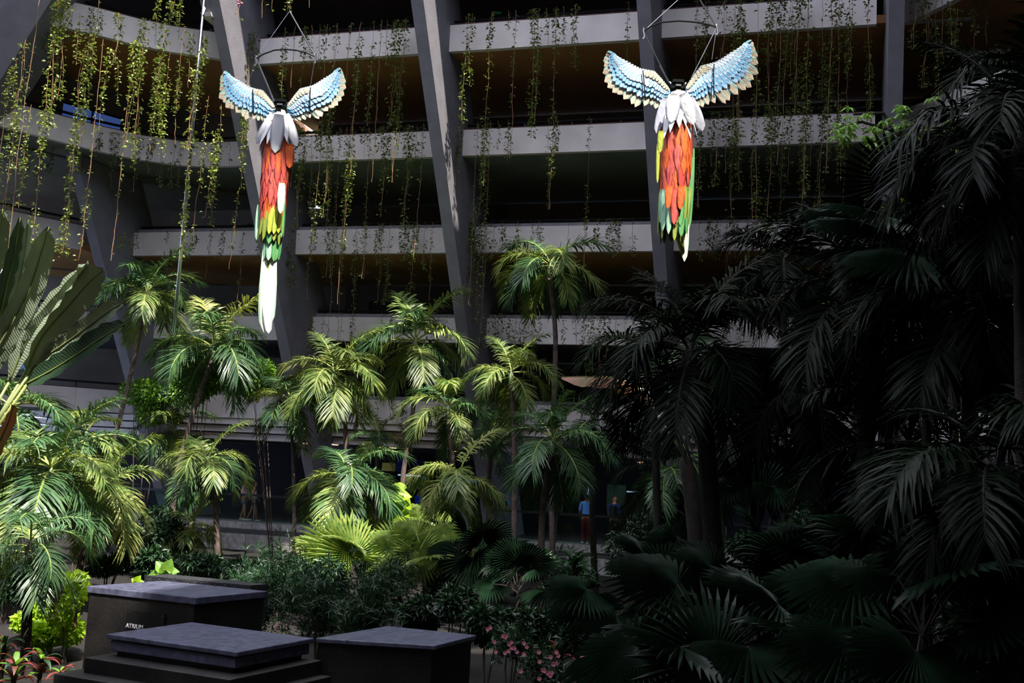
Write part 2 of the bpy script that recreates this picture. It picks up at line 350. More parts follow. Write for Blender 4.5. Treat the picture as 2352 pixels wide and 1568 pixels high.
# left wing back wall with window openings onto the sky
def wall_with_windows(name, A, B, z0, z1, holes, th=0.25, m=None, label=''):
    """vertical wall from A to B (plan), holes = [(s0,s1,za,zb)] in metres along it"""
    A = Vector((A[0], A[1], 0)); B = Vector((B[0], B[1], 0)); u = (B - A); L = u.length; u.normalize(); n = Vector((-u.y, u.x, 0)) * th
    e = empty(name, (A.x, A.y, z0)); tag(e, label, 'wall', kind='structure'); o3 = Vector((A.x, A.y, z0))
    def blk(s0, s1, a, b, nm='wall_panel', mm=None, t=1.0, k=0.0):
        if s1 - s0 < 1e-3 or b - a < 1e-3: return
        mb = MB(); q = [A + u * s0 + n * k, A + u * s1 + n * k, A + u * s1 + n * (k + t), A + u * s0 + n * (k + t)]
        mb.prism([r + Vector((0, 0, a)) - o3 for r in q], [r + Vector((0, 0, b)) - o3 for r in q]); return mb.build(nm, mm or m or M['backwall'], e)
    s = 0.0
    for (s0, s1, a, b) in sorted(holes):
        blk(s, s0, z0, z1); blk(s0, s1, z0, a); blk(s0, s1, b, z1); s = s1
        fw_ = 0.05
        for q in ((s0, s1, a, a + fw_), (s0, s1, b - fw_, b), (s0, s0 + fw_, a + fw_, b - fw_), (s1 - fw_, s1, a + fw_, b - fw_), ((s0 + s1) / 2 - .025, (s0 + s1) / 2 + .025, a + fw_, b - fw_)):
            blk(*q, nm='window_frame', mm=M['rail'], t=0.3, k=0.3)
        blk(s0 + fw_, (s0 + s1) / 2 - .025, a + fw_, b - fw_, 'window_pane', M['pane'], .06, .42)
        blk((s0 + s1) / 2 + .025, s1 - fw_, a + fw_, b - fw_, 'window_pane', M['pane'], .06, .42)
    blk(s, L, z0, z1)
    return e
def win_from_px(px0, py0, px1, py1, Ya, Yb, z0, z1, extL, extR, label, name):
    a = atY(px0, py0, Ya); b = atY(px1, py0, Yb); u = Vector((b.x - a.x, b.y - a.y, 0)); w_ = u.length; u.normalize()
    za = a.z; zb = atY(px0, py1, Ya).z
    A = Vector((a.x, a.y, 0)) - u * extL; B = Vector((b.x, b.y, 0)) + u * extR
    return wall_with_windows(name, (A.x, A.y), (B.x, B.y), z0, z1, [(extL, extL + w_, zb, za)], label=label)
win_from_px(145, 231, 289, 300, 39.3, 41.0, 10.9, 14.05, 7.0, 0.3, 'corridor wall with the wide blue-sky window behind the left wing', 'wall_left')
win_from_px(178, 640, 212, 694, 48.5, 48.505, 5.0, 7.9, 8.0, 13.0, 'corridor wall with the small sky window behind the fourth row', 'wall_far')
win_from_px(44, 782, 100, 850, 50.0, 50.005, 2.0, 4.9, 6.0, 14.0, 'corridor wall with the low sky window behind the banana leaves', 'wall_near')
_q = atY(289, 260, 41.0); wall_with_windows('wall_joining', (_q.x, 41.2), (-8.6, 45.2), 10.9, 14.05, [], label='corridor wall right of the wide blue-sky window')
wall_with_windows('wall_upper', (-26, 37.5), (-8.5, 42.5), 14.0, 24.0, [], label='dark corridor wall behind the upper left wing')
wall_with_windows('wall_end', (-30, 43.0), (-8.5, 50.0), 7.85, 11.0, [], label='dark corridor wall behind the third row of the left wing')
# nearer leaning fin of the left wing, cut by the top left corner of the frame
A0 = atY(118, 0, 33.3); A1 = atY(-5, 192, 34.1); dv = (A1 - A0) / (A0.z - A1.z)
e = empty('concrete_fin', A1); tag(e, 'broad leaning grey fin crossing the top left corner', 'pillar', kind='structure')
mb = MB(); inv = e.matrix_basis.inverted(); t0 = A0 - dv * 3.2; b0 = A1 + dv * 8
ring = lambda q: [inv @ (q + Vector(d)) for d in ((0, 0, 0), (-1.1, -.45, 0), (-3.6, .1, 0), (-3.6, 2.4, 0), (-.4, 2.5, 0))]
mb.prism(ring(b0), ring(t0)); mb.build('fin_body', M['fin'], e)

# ------------------------------------------------------------------ right wing, comes forward along the right side
for z in ROWZ:
    x0 = 11.3 + 0.12 * (13.97 - z) + .0; y0 = fy(x0, z) ; o3 = Vector((x0, y0, z)); e = empty('balcony', o3)
    tag(e, '%s balcony row of the right wing' % ROWNAME[z], 'balcony', kind='structure')
    a = Vector((0, 0, 0)); b = Vector((.39, -.92, 0)) * 14; n_ = Vector((.92, .39, 0)); up = Vector((0, 0, PH)); m1 = (a + b) / 2
    for p, q in ((a, m1), (m1 + (b - a) * .001, b)):
        r = [p, q, q + n_ * .2, p + n_ * .2]; mb = MB(); mb.prism(r, [t + up for t in r]); mb.build('parapet_panel', M['white'], e)
    r = [a + n_ * .02, b + n_ * .02, b + n_ * 6.5, a + n_ * 6.5 + Vector((0, 6, 0))]; mb = MB(); mb.prism([t + Vector((0, 0, .02)) for t in r], [t + Vector((0, 0, .27)) for t in r]); mb.build('floor_slab', M[SOF.get(z, 'darksof')], e)
    r = [a + n_ * 4.8 + Vector((-2.5, 5, 0)), b + n_ * 4.8, b + n_ * 5, a + n_ * 5 + Vector((-2.5, 5, 0))]; mb = MB(); mb.prism([t + Vector((0, 0, .27)) for t in r], [t + Vector((0, 0, 3.07)) for t in r]); mb.build('back_wall', M['backwall'], e)
    mb = MB(); mb.tube([a + n_ * .4 + Vector((0, 0, PH + .3)), b + n_ * .4 + Vector((0, 0, PH + .3))], .05, 6); mb.build('handrail', M['rail'], e)

# enclosure that the picture does not show: the wing behind the camera, side walls, and an added roof whose openings shape the sun
def plain(name, label, cat, polys, m):
    mb = MB()
    for lo, hi in polys: mb.prism([Vector(p) for p in lo], [Vector(p) for p in hi])
    return tag(mb.build(name, m), label, cat, kind='structure')
plain('wall_back', 'rear wing wall behind the camera', 'wall', [(((-30, -9, -4), (26, -9, -4), (26, -9.6, -4), (-30, -9.6, -4)), ((-30, -4, 24.5), (26, -4, 24.5), (26, -4.6, 24.5), (-30, -4.6, 24.5)))], M['backwall'])
plain('wall_right', 'outer wall beyond the right wing', 'wall', [(((24, -9, -4), (24, 40, -4), (24.6, 40, -4), (24.6, -9, -4)), ((21, -9, 24.5), (21, 40, 24.5), (21.6, 40, 24.5), (21.6, -9, 24.5)))], M['backwall'])
plain('wall_side', 'outer wall on the left behind the curved wing', 'wall', [(((-28, -9, -4), (-28, 38, -4), (-28.6, 38, -4), (-28.6, -9, -4)), ((-23, -9, 24.5), (-23, 30, 24.5), (-23.6, 30, 24.5), (-23.6, -9, 24.5)))], M['backwall'])
plain('wall_lower', 'dark ground-floor wall below the right wing', 'wall', [(((12.8, 40, -3.6), (22, 10, -3.6), (22.4, 10.2, -3.6), (13.2, 40.2, -3.6)), ((12.8, 40, 2), (22, 10, 2), (22.4, 10.2, 2), (13.2, 40.2, 2)))], M['darksof'])
ZR = 24.5
def roofpoly(pts): return ([(x, y, ZR) for x, y in pts], [(x, y, ZR + .5) for x, y in pts])
RO = [roofpoly(p) for p in (  # unseen roof, outline and opening set to shade the right half
    [(-30, -10), (26, -10), (26, -3.2), (-30, -3.2)],
    [(1.5, -3.2), (26, -3.2), (26, 0.6), (1.6, 0.6)],
    [(1.6, 0.6), (26, 0.6), (26, 4.6), (2.9, 4.6)],
    [(2.9, 4.6), (5.5, 4.6), (5.5, 9.2), (3.4, 9.2)],
    [(5.5, 4.6), (8.5, 4.6), (8.5, 5.35), (5.5, 5.35)],
    [(8.5, 4.6), (26, 4.6), (26, 9.2), (8.5, 9.2)],
    [(3.4, 9.2), (26, 9.2), (26, 14), (5.2, 14)],
    [(5.2, 14), (26, 14), (26, 36), (10.5, 32), (6.2, 26.5), (5.8, 20)])]
plain('roof', 'unseen added roof slab, edges and opening cut to shape the sunlight', 'roof', RO, M['backwall'])
mb = MB()
for i in range(9):                                            # unseen beams added to dapple the sun over the lit half
    y = 24.2 - i * 3.0; mb.box((-9, y, ZR), (30, .22, .5))
tag(mb.build('dapple_beams', M['fin']), 'row of unseen beams added above the courtyard to dapple the sun', 'beams', kind='structure')

# ------------------------------------------------------------------ ground, walkway, lobby
GZ = -3.4
mb = MB()
nx, ny = 60, 60; V = []
for j in range(ny + 1):
    for i in range(nx + 1):
        x = -30 + 56 * i / nx; y = -9 + 60 * j / ny
        V.append((x, y, GZ + 0.10 * math.sin(x * 1.3) * math.cos(y * .9) + 0.05 * math.sin(x * 3.1 + y * 2.3)))
mb.add(V, [(j * (nx + 1) + i, j * (nx + 1) + i + 1, (j + 1) * (nx + 1) + i + 1, (j + 1) * (nx + 1) + i) for j in range(ny) for i in range(nx)])
tag(mb.build('garden_ground', M['soil'], smooth=True), 'dark planted soil of the courtyard garden', 'ground', kind='structure')
mb = MB(); mb.poly([(-36, 48.8), (30, 35.0), (30, 64), (-36, 68)], -3.6, -2.64); tag(mb.build('foundation', M['darksof']), 'dark foundation under the walkway and lobby', 'foundation', kind='structure')
def wl(x, off=0.0): return 43.85 + off - 0.27 * (x + 8.9)       # front edge of the walkway slab
WZ = -2.37
segs = [-22 + 3.0 * i for i in range(12)]
e = empty('walkway', (-22, wl(-22), WZ)); o3 = Vector((-22, wl(-22), WZ)); tag(e, 'pale raised walkway slab behind the palms', 'walkway', kind='structure')
for a, b in zip(segs[:-1], segs[1:]):
    b2 = b - .015; q = [Vector((a, wl(a), WZ - .26)), Vector((b2, wl(b2), WZ - .26)), Vector((b2, wl(b2) + 1.6, WZ - .26)), Vector((a, wl(a) + 1.6, WZ - .26))]
    mb = MB(); mb.prism([r - o3 for r in q], [r - o3 + Vector((0, 0, .26)) for r in q]); mb.build('slab_block', M['slab'], e)
e = empty('planter_wall', (-22, wl(-22, -.9), GZ)); o3 = Vector((-22, wl(-22, -.9), GZ)); tag(e, 'low pale planter wall below the walkway', 'wall', kind='structure')
for a, b in zip(segs[:-1], segs[1:]):
    b2 = b - .02; q = [Vector((a, wl(a, -.9), GZ)), Vector((b2, wl(b2, -.9), GZ)), Vector((b2, wl(b2, -.6), GZ)), Vector((a, wl(a, -.6), GZ))]
    mb = MB(); mb.prism([r - o3 for r in q], [r - o3 + Vector((0, 0, .62)) for r in q]); mb.build('wall_block', M['slab'], e)
q = [(-24, wl(-24, 1.6)), (30, wl(14, 1.6)), (30, 64), (-34, 68), (-34, 50)]
mb = MB(); mb.poly(q, WZ - .26, WZ); tag(mb.build('floor', M['darksof']), 'dark lobby floor behind the walkway', 'floor', kind='structure')
q = [(-24, fy(-24, 1.8) + .9), (30, fy(14, 1.8) + .9), (30, 64), (-34, 68), (-34, 50)]
mb = MB(); mb.poly(q, 0.88, 1.05); tag(mb.build('ceiling', M['darksof']), 'dark lobby ceiling', 'ceiling', kind='structure')
# glass balustrade with dark top rail
e = empty('balustrade', (-22, wl(-22, .18), WZ)); o3 = Vector((-22, wl(-22, .18), WZ)); tag(e, 'glass balustrade with black handrail along the walkway', 'railing')
mb = MB(); mb.box(Vector((0, 0, 0)), (.01, .01, .01))
pts = [Vector((x, wl(x, .18), WZ + 1.08)) - o3 for x in segs]
mb = MB(); u = (pts[-1] - pts[0]).normalized(); nn = Vector((-u.y, u.x, 0)) * .07
A, B = pts[0], pts[-1]; q = [A - nn, B - nn, B + nn, A + nn]; mb.prism([r - Vector((0, 0, .05)) for r in q], [r + Vector((0, 0, .04)) for r in q]); mb.build('handrail', M['rail'], e)
for a, b in zip(segs[:-1], segs[1:]):
    for h in range(2):
        s0 = a + 1.5 * h + .03; s1 = a + 1.5 * h + 1.45
        p0 = Vector((s0, wl(s0, .18), WZ)) - o3; p1 = Vector((s1, wl(s1, .18), WZ)) - o3
        mb = MB(); q = [p0, p1, p1 + nn * .12, p0 + nn * .12]; mb.prism([r + Vector((0, 0, .02)) for r in q], [r + Vector((0, 0, 1.02)) for r in q]); mb.build('glass_panel', M['glass'], e)
    p0 = Vector((a, wl(a, .18), WZ)) - o3; mb = MB(); mb.box(p0 + Vector((0, 0, .5)), (.05, .05, 1.0)); mb.build('baluster', M['steel'], e)
# lobby back wall, glazed: dark piers, blue panels, low openings onto the garden beyond
LY = 53.0
M['bluep'] = mat('blue_panel', '#10224f', 0.4, emit=('#173a8c', 0.05)); M['blued'] = mat('dark_blue_panel', '#0a0f38', 0.4, emit=('#1414a0', 0.02))
M['lobby'] = mat('lobby_wall_dark', '#26232a', 0.8)
M['lamp'] = mat('warm_downlight', '#ffcf9a', 0.5, emit=('#ffc890', 2.5)); M['cool'] = mat('cool_light', '#bfd8ff', 0.5, emit=('#b8d4ff', 0.8))
M['screen'] = mat('lit_display', '#3a4a44', 0.4, emit=('#3c5a4a', 0.10))
holes_px = [(842, 1098, 902, 1146), (930, 1090, 978, 1150), (1060, 1098, 1104, 1146), (1300, 1100, 1330, 1150)]
hs = []
for (a, t, b, bt) in holes_px:
    p0 = atY(a, t, LY); p1 = atY(b, bt, LY); hs.append((p0.x + 36, p1.x + 36, max(WZ + .02, p1.z), p0.z))
wall_with_windows('wall_lobby', (-36, LY), (30, LY), WZ, .88, hs, m=M['lobby'], label='dark glazed rear wall of the lobby')
def panel(name, px0, py0, px1, py1, Y, m, label, cat, th=.06):
    a = atY(px0, py0, Y); b = atY(px1, py1, Y); mb = MB(); c = (a + b) / 2
    mb.box((0, 0, 0), (abs(b.x - a.x), th, abs(a.z - b.z))); mb.box((0, th * .55, 0), (abs(b.x - a.x) + .08, th * .6, abs(a.z - b.z) + .08), 1)
    return tag(mb.build(name, [m, M['rail']], loc=(c.x, Y, c.z)), label, cat)
panel('blue_board', 911, 1050, 930, 1084, 51.5, M['bluep'], 'narrow blue panel left of the fourth palm trunk', 'panel')
panel('blue_board', 952, 1054, 968, 1086, 51.5, M['blued'], 'dark blue panel right of the fourth palm trunk', 'panel')
panel('blue_board', 1010, 1040, 1042, 1088, 51.5, M['blued'], 'deep blue panel behind the drooping lit fronds', 'panel')
panel('blue_board', 1182, 1058, 1238, 1102, 50.5, M['bluep'], 'wide teal blue panel above the person in cyan', 'panel')
panel('blue_board', 560, 1088, 582, 1104, 49.5, M['bluep'], 'small blue sign above the two walking women', 'sign')
panel('blue_board', 345, 1018, 362, 1062, 48.5, M['bluep'], 'slim blue banner behind the left palm trunks', 'banner')
panel('display_screen', 1395, 1112, 1436, 1170, 50.5, M['screen'], 'dim green lit display behind the bald man', 'screen')
panel('display_screen', 1252, 1152, 1292, 1176, 49.0, M['screen'], 'low grey-green display case between dark trunks', 'screen')
# bright awning window and blinds seen at left of centre
M['blind'] = mat('lit_blind', '#a3a06a', 0.7, emit=('#8f8f4c', .18), col2='#7d7c50', scale=30)
e = empty('window_blind', atY(894, 1070, 52.4)); tag(e, 'small lit blind with vertical slats in the lobby', 'blind')
a = atY(878, 1062, 52.4); b = atY(908, 1082, 52.4); nS = 9; wS = (b.x - a.x) / nS; c0 = e.location
for i in range(nS):
    mb = MB(); mb.box(Vector((a.x + wS * (i + .5), 52.4, (a.z + b.z) / 2)) - c0, (wS * .85, .02, a.z - b.z)); mb.build('slat', M['blind'], e)
for i, (x, y) in enumerate([(873, 1024), (903, 1026), (1044, 1034), (1354, 1044), (1470, 1060), (700, 1016), (770, 1019)]):
    p = atZ(x, y, 0.87); mb = MB(); mb.tube([(0, 0, 0), (0, 0, -.05)], .12, 12); e = tag(mb.build('downlight', M['lamp'], loc=p), '%s warm recessed downlight from the left in the lobby ceiling' % ORD[[5, 6, 0, 1, 2, 3, 4].index(i)], 'lamp', 'lobby downlights')
    mb = MB(); mb.tube([(0, 0, .0), (0, 0, -.03)], .15, 12); mb.build('trim_ring', M['white'], e)
for i, (x0, y0, x1, y1, lb) in enumerate([(1350, 1108, 1354, 1140, 'upright cool white light strip behind the person in pale blue'), (1432, 1128, 1470, 1130, 'horizontal cool white light strip right of the bald man'), (914, 1090, 966, 1093, 'bright white light strip behind the fourth palm trunk')]):
    p0, p1 = atY(x0, y0, 51.8), atY(x1, y1, 51.8); mb = MB(); mb.box((0, 0, 0), (max(.06, p1.x - p0.x), .04, max(.06, abs(p0.z - p1.z)))); mb.box((0, .04, 0), (max(.06, p1.x - p0.x) + .06, .04, max(.06, abs(p0.z - p1.z)) + .06), 1)
    tag(mb.build('light_strip', [M['cool'], M['rail']], loc=(p0 + p1) / 2), lb, 'lamp')
# lettered hanging board
def text_mesh(s, size, m, name, parent, loc, rot, depth=.004):
    cu_ = bpy.data.curves.new('t', 'FONT'); cu_.body = s; cu_.size = size; cu_.extrude = depth; cu_.align_x = 'LEFT'
    to = bpy.data.objects.new('t', cu_); C.objects.link(to); dg = bpy.context.evaluated_depsgraph_get(); dg.update()
    me = bpy.data.meshes.new_from_object(to.evaluated_get(dg)); bpy.data.objects.remove(to); bpy.data.curves.remove(cu_)
    me.materials.clear(); me.materials.append(m); o = bpy.data.objects.new(name, me); link(o, parent); o.location = loc; o.rotation_euler = rot; return o
M['letter'] = mat('pale_lettering', '#c9c6d6', 0.5, emit=('#8884a0', .12))
p = atY(764, 1155, 47.2); mb = MB(); mb.box((0, 0, 0), (.75, .05, .95)); sg = tag(mb.build('sign_board', M['rail'], loc=p), 'small dark sign with pale lettering between drooping fronds', 'sign')
text_mesh('Karey', .30, M['letter'], 'lettering', sg, (-.36, -.035, -.30), (PI / 2, 0, 0))
mb = MB()
for i in range(9): mb.tube([(-.28 + .065 * i, -.035, .18), (-.24 + .065 * i, -.035, .26 + .05 * (i % 3)), (-.21 + .065 * i, -.035, .18)], .012, 4)
mb.build('emblem', M['letter'], sg)
# the garden beyond the lobby
mb = MB(); mb.poly([(-60, 66), (60, 66), (60, 140), (-60, 140)], -2.7, -2.5); tag(mb.build('outer_lawn', mat('lawn', '#5d8a2a', .9, col2='#7ba03a', scale=2)), 'sunlit lawn beyond the lobby windows', 'lawn', kind='structure')

# ------------------------------------------------------------------ fountain
def ppd(e, name, pts, z0, z1, m, inset=0.0):
    c = sum((Vector(p) for p in pts), Vector((0, 0))) / len(pts)
    q = [Vector(p) + (c - Vector(p)).normalized() * inset for p in pts]
    mb = MB(); o = e.location; mb.poly([(p.x - o.x, p.y - o.y) for p in q], z0 - o.z, z1 - o.z)
    ob = mb.build(name, m, e)
    bv = ob.modifiers.new('b', 'BEVEL'); bv.width = .012; bv.segments = 2; return ob
def top(z, *px): return [tuple(atZ(x, y, z).xy) for x, y in px]
T1 = top(-1.90, (200, 1345), (450, 1372), (615, 1357), (375, 1333))
P1 = top(-2.20, (245, 1455), (545, 1497), (722, 1465), (440, 1428))
P2 = top(-2.20, (722, 1465), (1000, 1482), (1095, 1458), (890, 1437))
e = empty('fountain_block', (*T1[0], GZ)); tag(e, 'tall dark stone fountain block with grey top, a plaque on its front', 'fountain')
ppd(e, 'body', T1, GZ - .05, -2.0, M['basalt'], .04); ppd(e, 'top_slab', T1, -2.0, -1.9, M['granite'])
n_ = (Vector(T1[1]) - Vector(T1[0])).normalized(); nf = Vector((n_.y, -n_.x)); ang = math.atan2(n_.y, n_.x)
def on_front(px, py):  # point on the block's front face seen at that pixel
    r = ray(px, py); A = Vector(T1[0]) + nf * .0; k = (A.dot(nf)) / (r.xy.dot(nf)); return r * k
pa = on_front(290, 1440); pt_ = on_front(318, 1428)
mb = MB(); mb.box((0, 0, 0), (.66, .015, .30)); pq = mb.build('plaque', M['rail'], e, loc=Vector((*(pt_.xy + n_ * .12 + nf * .0), pt_.z)) - e.location); pq.rotation_euler = (0, 0, ang)
for sx in (-.3, .3):
    mb = MB(); mb.tube([(sx, -.008, .12), (sx, -.016, .12)], .008, 8); mb.build('screw', M['steel'], pq)
t_ = text_mesh('ATRIUM', .085, mat('plaque_lettering', '#cfcfd4', .4, emit=('#77777c', .25)), 'lettering', pq, (0, 0, 0), (0, 0, 0))
loc = Vector((*(pa.xy + nf * .014), pa.z)) - e.location - pq.location
R2 = Matrix.Rotation(-ang, 3, 'Z'); t_.location = R2 @ loc; t_.rotation_euler = (PI / 2, 0, 0)
# rough spout stone and thin falling water at the back left
e2 = empty('water_spout', (*atZ(186, 1345, -1.85).xy, -2.4)); tag(e2, 'rough dark stone spout left of the tall block', 'spout')
v = Vector(T1[3]) - Vector(T1[0]); v.normalize(); A = Vector(T1[0]) - n_ * .42 + v * (Vector(T1[3]) - Vector(T1[0])).length * 1.04 - v * .0
mb = MB(); q = [A, A + n_ * 1.9 + v * .1, A + n_ * 1.9 + v * .5, A + v * .5]; o = e2.location
mb.poly([(p.x - o.x, p.y - o.y) for p in q], -2.30 - o.z, -1.86 - o.z); ob = mb.build('stone', M['rough'], e2)
mb = MB(); B = A + v * .2; V = []; nS = 16
for i in range(nS + 1):
    t = i / nS; z = -2.30 - 1.1 * t; w_ = .09 + .10 * t; sw = .03 * math.sin(i * 1.7); c = B + n_ * (.14 + sw) - v * (.10 * t)
    for s in (-1, 0, 1): V.append((c.x + n_.x * w_ * s - o.x, c.y + n_.y * w_ * s - o.y + (.02 if s == 0 else 0), z - o.z))
mb.add(V, [(i * 3 + j, i * 3 + j + 1, i * 3 + j + 4, i * 3 + j + 3) for i in range(nS) for j in range(2)]); mb.build('water_stream', M['waterfall'], e2, smooth=True)
e = empty('fountain_block', (*P1[0], GZ)); tag(e, 'low stepped fountain block in front, wet slate top over dark treads', 'fountain')
ppd(e, 'top_slab', P1, -2.26, -2.20, M['granite']); ppd(e, 'under_slab', P1, -2.40, -2.275, M['granite'], .05); ppd(e, 'body', P1, GZ - .05, -2.40, M['basalt'], .14)
def grow(P, l, f, r=0.0, b=0.0):
    P = [Vector(p) for p in P]; u = (P[1] - P[0]).normalized(); v = (P[3] - P[0]).normalized()
    return [tuple(P[0] - u * l - v * f), tuple(P[1] + u * r - v * f), tuple(P[2] + u * r + v * b), tuple(P[3] - u * l + v * b)]
ppd(e, 'step', grow(P1, .06, .26, .14), GZ - .05, -2.46, M['basalt']); ppd(e, 'step', grow(P1, .26, .52, .3), GZ - .05, -2.64, M['basalt']); ppd(e, 'step', grow(P1, .46, .85, .5), GZ - .05, -2.84, M['basalt'])
e = empty('fountain_block', (*P2[0], GZ)); tag(e, 'right low fountain block, smooth wet top joined to the stepped one', 'fountain')
mid = [P2[0], tuple(Vector(P2[0]).lerp(Vector(P2[1]), .27)), tuple(Vector(P2[3]).lerp(Vector(P2[2]), .0)), tuple(Vector(P2[0]).lerp(Vector(P2[3]), .98))]
a_ = Vector(P2[0]); s0 = a_.lerp(Vector(P2[1]), .268); s1 = a_.lerp(Vector(P2[1]), .272); s3 = Vector(P2[3]).lerp(Vector(P2[2]), .268); s4 = Vector(P2[3]).lerp(Vector(P2[2]), .272)
ppd(e, 'top_slab', [tuple(a_ + Vector((.012, .01))), tuple(s0), tuple(s3), P2[3]], -2.26, -2.2, M['granite']); ppd(e, 'top_slab', [tuple(s1), P2[1], P2[2], tuple(s4)], -2.26, -2.2, M['granite'])
ppd(e, 'body', P2, GZ - .05, -2.26, M['basalt'], .07)

# ------------------------------------------------------------------ parrots
def feather_mat(name, core, edge, k=0.36, rough=0.6, bump=True, stripe=None):
    m = bpy.data.materials.new(name); m.use_nodes = True; N = m.node_tree.nodes; L = m.node_tree.links; b = N['Principled BSDF']
    t = N.new('ShaderNodeTexCoord'); s = N.new('ShaderNodeSeparateXYZ'); L.new(t.outputs['Object'], s.inputs[0])
    ab = N.new('ShaderNodeMath'); ab.operation = 'ABSOLUTE'; L.new(s.outputs['Y'], ab.inputs[0])
    dv_ = N.new('ShaderNodeMath'); dv_.operation = 'MULTIPLY_ADD'; L.new(s.outputs['X'], dv_.inputs[0]); dv_.inputs[1].default_value = .22; L.new(ab.outputs[0], dv_.inputs[2])
    r = N.new('ShaderNodeValToRGB'); r.color_ramp.elements[0].position = k; r.color_ramp.elements[0].color = (*lin(core), 1)
    r.color_ramp.elements[1].position = k + .14; r.color_ramp.elements[1].color = (*lin(edge), 1); L.new(dv_.outputs[0], r.inputs[0])
    col = r.outputs[0]
    if stripe:
        wv = N.new('ShaderNodeTexWave'); wv.bands_direction = 'Y'; wv.inputs['Scale'].default_value = 3.0; wv.inputs['Distortion'].default_value = 1.5; L.new(t.outputs['Object'], wv.inputs['Vector'])
        mx = N.new('ShaderNodeMix'); mx.data_type = 'RGBA'; mx.inputs['B'].default_value = (*lin(stripe), 1); L.new(col, mx.inputs['A'])
        rr = N.new('ShaderNodeMath'); rr.operation = 'MULTIPLY'; rr.inputs[1].default_value = .55; L.new(wv.outputs['Fac'], rr.inputs[0]); L.new(rr.outputs[0], mx.inputs['Factor']); col = mx.outputs['Result']
    L.new(col, b.inputs['Base Color']); b.inputs['Roughness'].default_value = rough
    if bump:
        w2 = N.new('ShaderNodeTexNoise'); w2.inputs['Scale'].default_value = 5; L.new(t.outputs['Object'], w2.inputs['Vector'])
        bp = N.new('ShaderNodeBump'); bp.inputs['Strength'].default_value = .5; bp.inputs['Distance'].default_value = .02; L.new(w2.outputs['Fac'], bp.inputs['Height']); L.new(bp.outputs[0], b.inputs['Normal'])
    return m
FM = dict(cream=feather_mat('feather_cream', '#d3c6b0', '#2f8f96', .42, stripe='#a8927e'), blue=feather_mat('feather_blue', '#b4d2ee', '#1c84bc', .36, stripe='#7fb8e2'),
          sky=feather_mat('feather_sky', '#dfe6f6', '#46a6d2', .40, stripe='#a8cdec'), tan=feather_mat('feather_tan', '#d6cdb4', '#7d8f88', .42, stripe='#a39a86'),
          white=feather_mat('feather_white', '#dedee4', '#9a9dac', .42), grey=feather_mat('feather_grey', '#a9abb8', '#8e8f9d', .5),
          coral=feather_mat('feather_coral', '#c9554a', '#8e2c30', .36), orange=feather_mat('feather_orange', '#df6220', '#a83c14', .38),
          redf=feather_mat('feather_red', '#bd4038', '#7e2428', .36), olive=feather_mat('feather_olive', '#8f9a3c', '#4a6428', .36), limef=feather_mat('feather_lime', '#aab23c', '#66802c', .38),
          green=feather_mat('feather_green', '#5f9a5a', '#2f7a4c', .4), pale=feather_mat('feather_pale_green', '#c9dcc0', '#7fb898', .42, stripe='#e9efe2'), mint=feather_mat('feather_mint', '#9fc4a8', '#4d9a74', .4))
def feather_mesh(name, m, prof, cup=.12, droop=.12, n=9, th=.012):
    """unit feather along +X, width along Y, faces +Z"""
    mb = MB(); V = []
    for i in range(n):
        t = i / (n - 1); w_ = prof(t) / 2; z = -droop * t * t
        for y, c in ((-1, -cup), (-.5, -cup * .3), (0, 0), (.5, -cup * .3), (1, -cup)): V.append((t, y * w_, z + c * w_))
    k = len(V); V2 = [(x, y, z - th) for x, y, z in V]
    fs = [(i * 5 + j, (i + 1) * 5 + j, (i + 1) * 5 + j + 1, i * 5 + j + 1) for i in range(n - 1) for j in range(4)]
    fb = [tuple(q + k for q in f[::-1]) for f in fs]
    rim = [(i * 5, k + i * 5, k + (i + 1) * 5, (i + 1) * 5) for i in range(n - 1)] + [((i + 1) * 5 + 4, k + (i + 1) * 5 + 4, k + i * 5 + 4, i * 5 + 4) for i in range(n - 1)]
    mb.add(V + V2, fs + fb + rim + [(4, 3, 2, 1, 0) + tuple(k + q for q in range(5))]); return mb.mesh(name, m, True)
pointy = lambda t: 1.0 * (min(1, .45 + 1.6 * t) if t < .35 else 1.0 if t < .5 else max(.02, 1 - ((t - .5) / .5) ** 1.5))
blunt = lambda t: 1.0 * (.6 + .8 * t if t < .5 else 1.0 if t < .82 else max(.15, 1 - ((t - .82) / .18) ** 2))
lance = lambda t: 1.0 * (.5 + .9 * t if t < .55 else 1.0 if t < .78 else max(.04, (1 - ((t - .78) / .22) ** 2) ** .5))
blade = lambda t: .55 + .45 * math.sin(PI * min(1, t * .9 + .1)) if t < .9 else max(.05, .75 - (t - .9) * 7)
FME = {}
def fme(col, shape='pointy'):
    if (col, shape) not in FME: FME[(col, shape)] = feather_mesh('feather_' + col, FM[col], dict(pointy=pointy, blunt=blunt, blade=blade, lance=lance)[shape])
    return FME[(col, shape)]
RIGHT = (RM @ Vector((1, 0, 0))); UPV = Vector((0, 0, 1))
def place_feather(parent, me, base, tip, face, width, name='feather'):
    x = (tip - base); L = x.length; x.normalize(); zf = (face - x * face.dot(x)).normalized(); y = zf.cross(x)
    R = Matrix((x, y, zf)).transposed()
    o = bpy.data.objects.new(name, me); link(o, parent)
    o.matrix_local = Matrix.Translation(base) @ (R.to_4x4() @ Matrix.Diagonal((L, width, width * (.3 if name == 'wing_feather' else .9), 1))); return o
OUT = [(2235, 75), (2270, 180), (2295, 265), (2295, 350), (2290, 510), (2240, 600), (2175, 700), (2100, 735), (1985, 800), (1855, 870), (1800, 915), (1640, 900), (1560, 935), (1480, 965), (1430, 965), (1370, 930), (1310, 860)]
INN = [(2120, 150), (2020, 200), (1900, 260), (1800, 320), (1700, 370), (1600, 390), (1500, 410), (1440, 480), (1380, 560), (1330, 630), (1295, 690)]
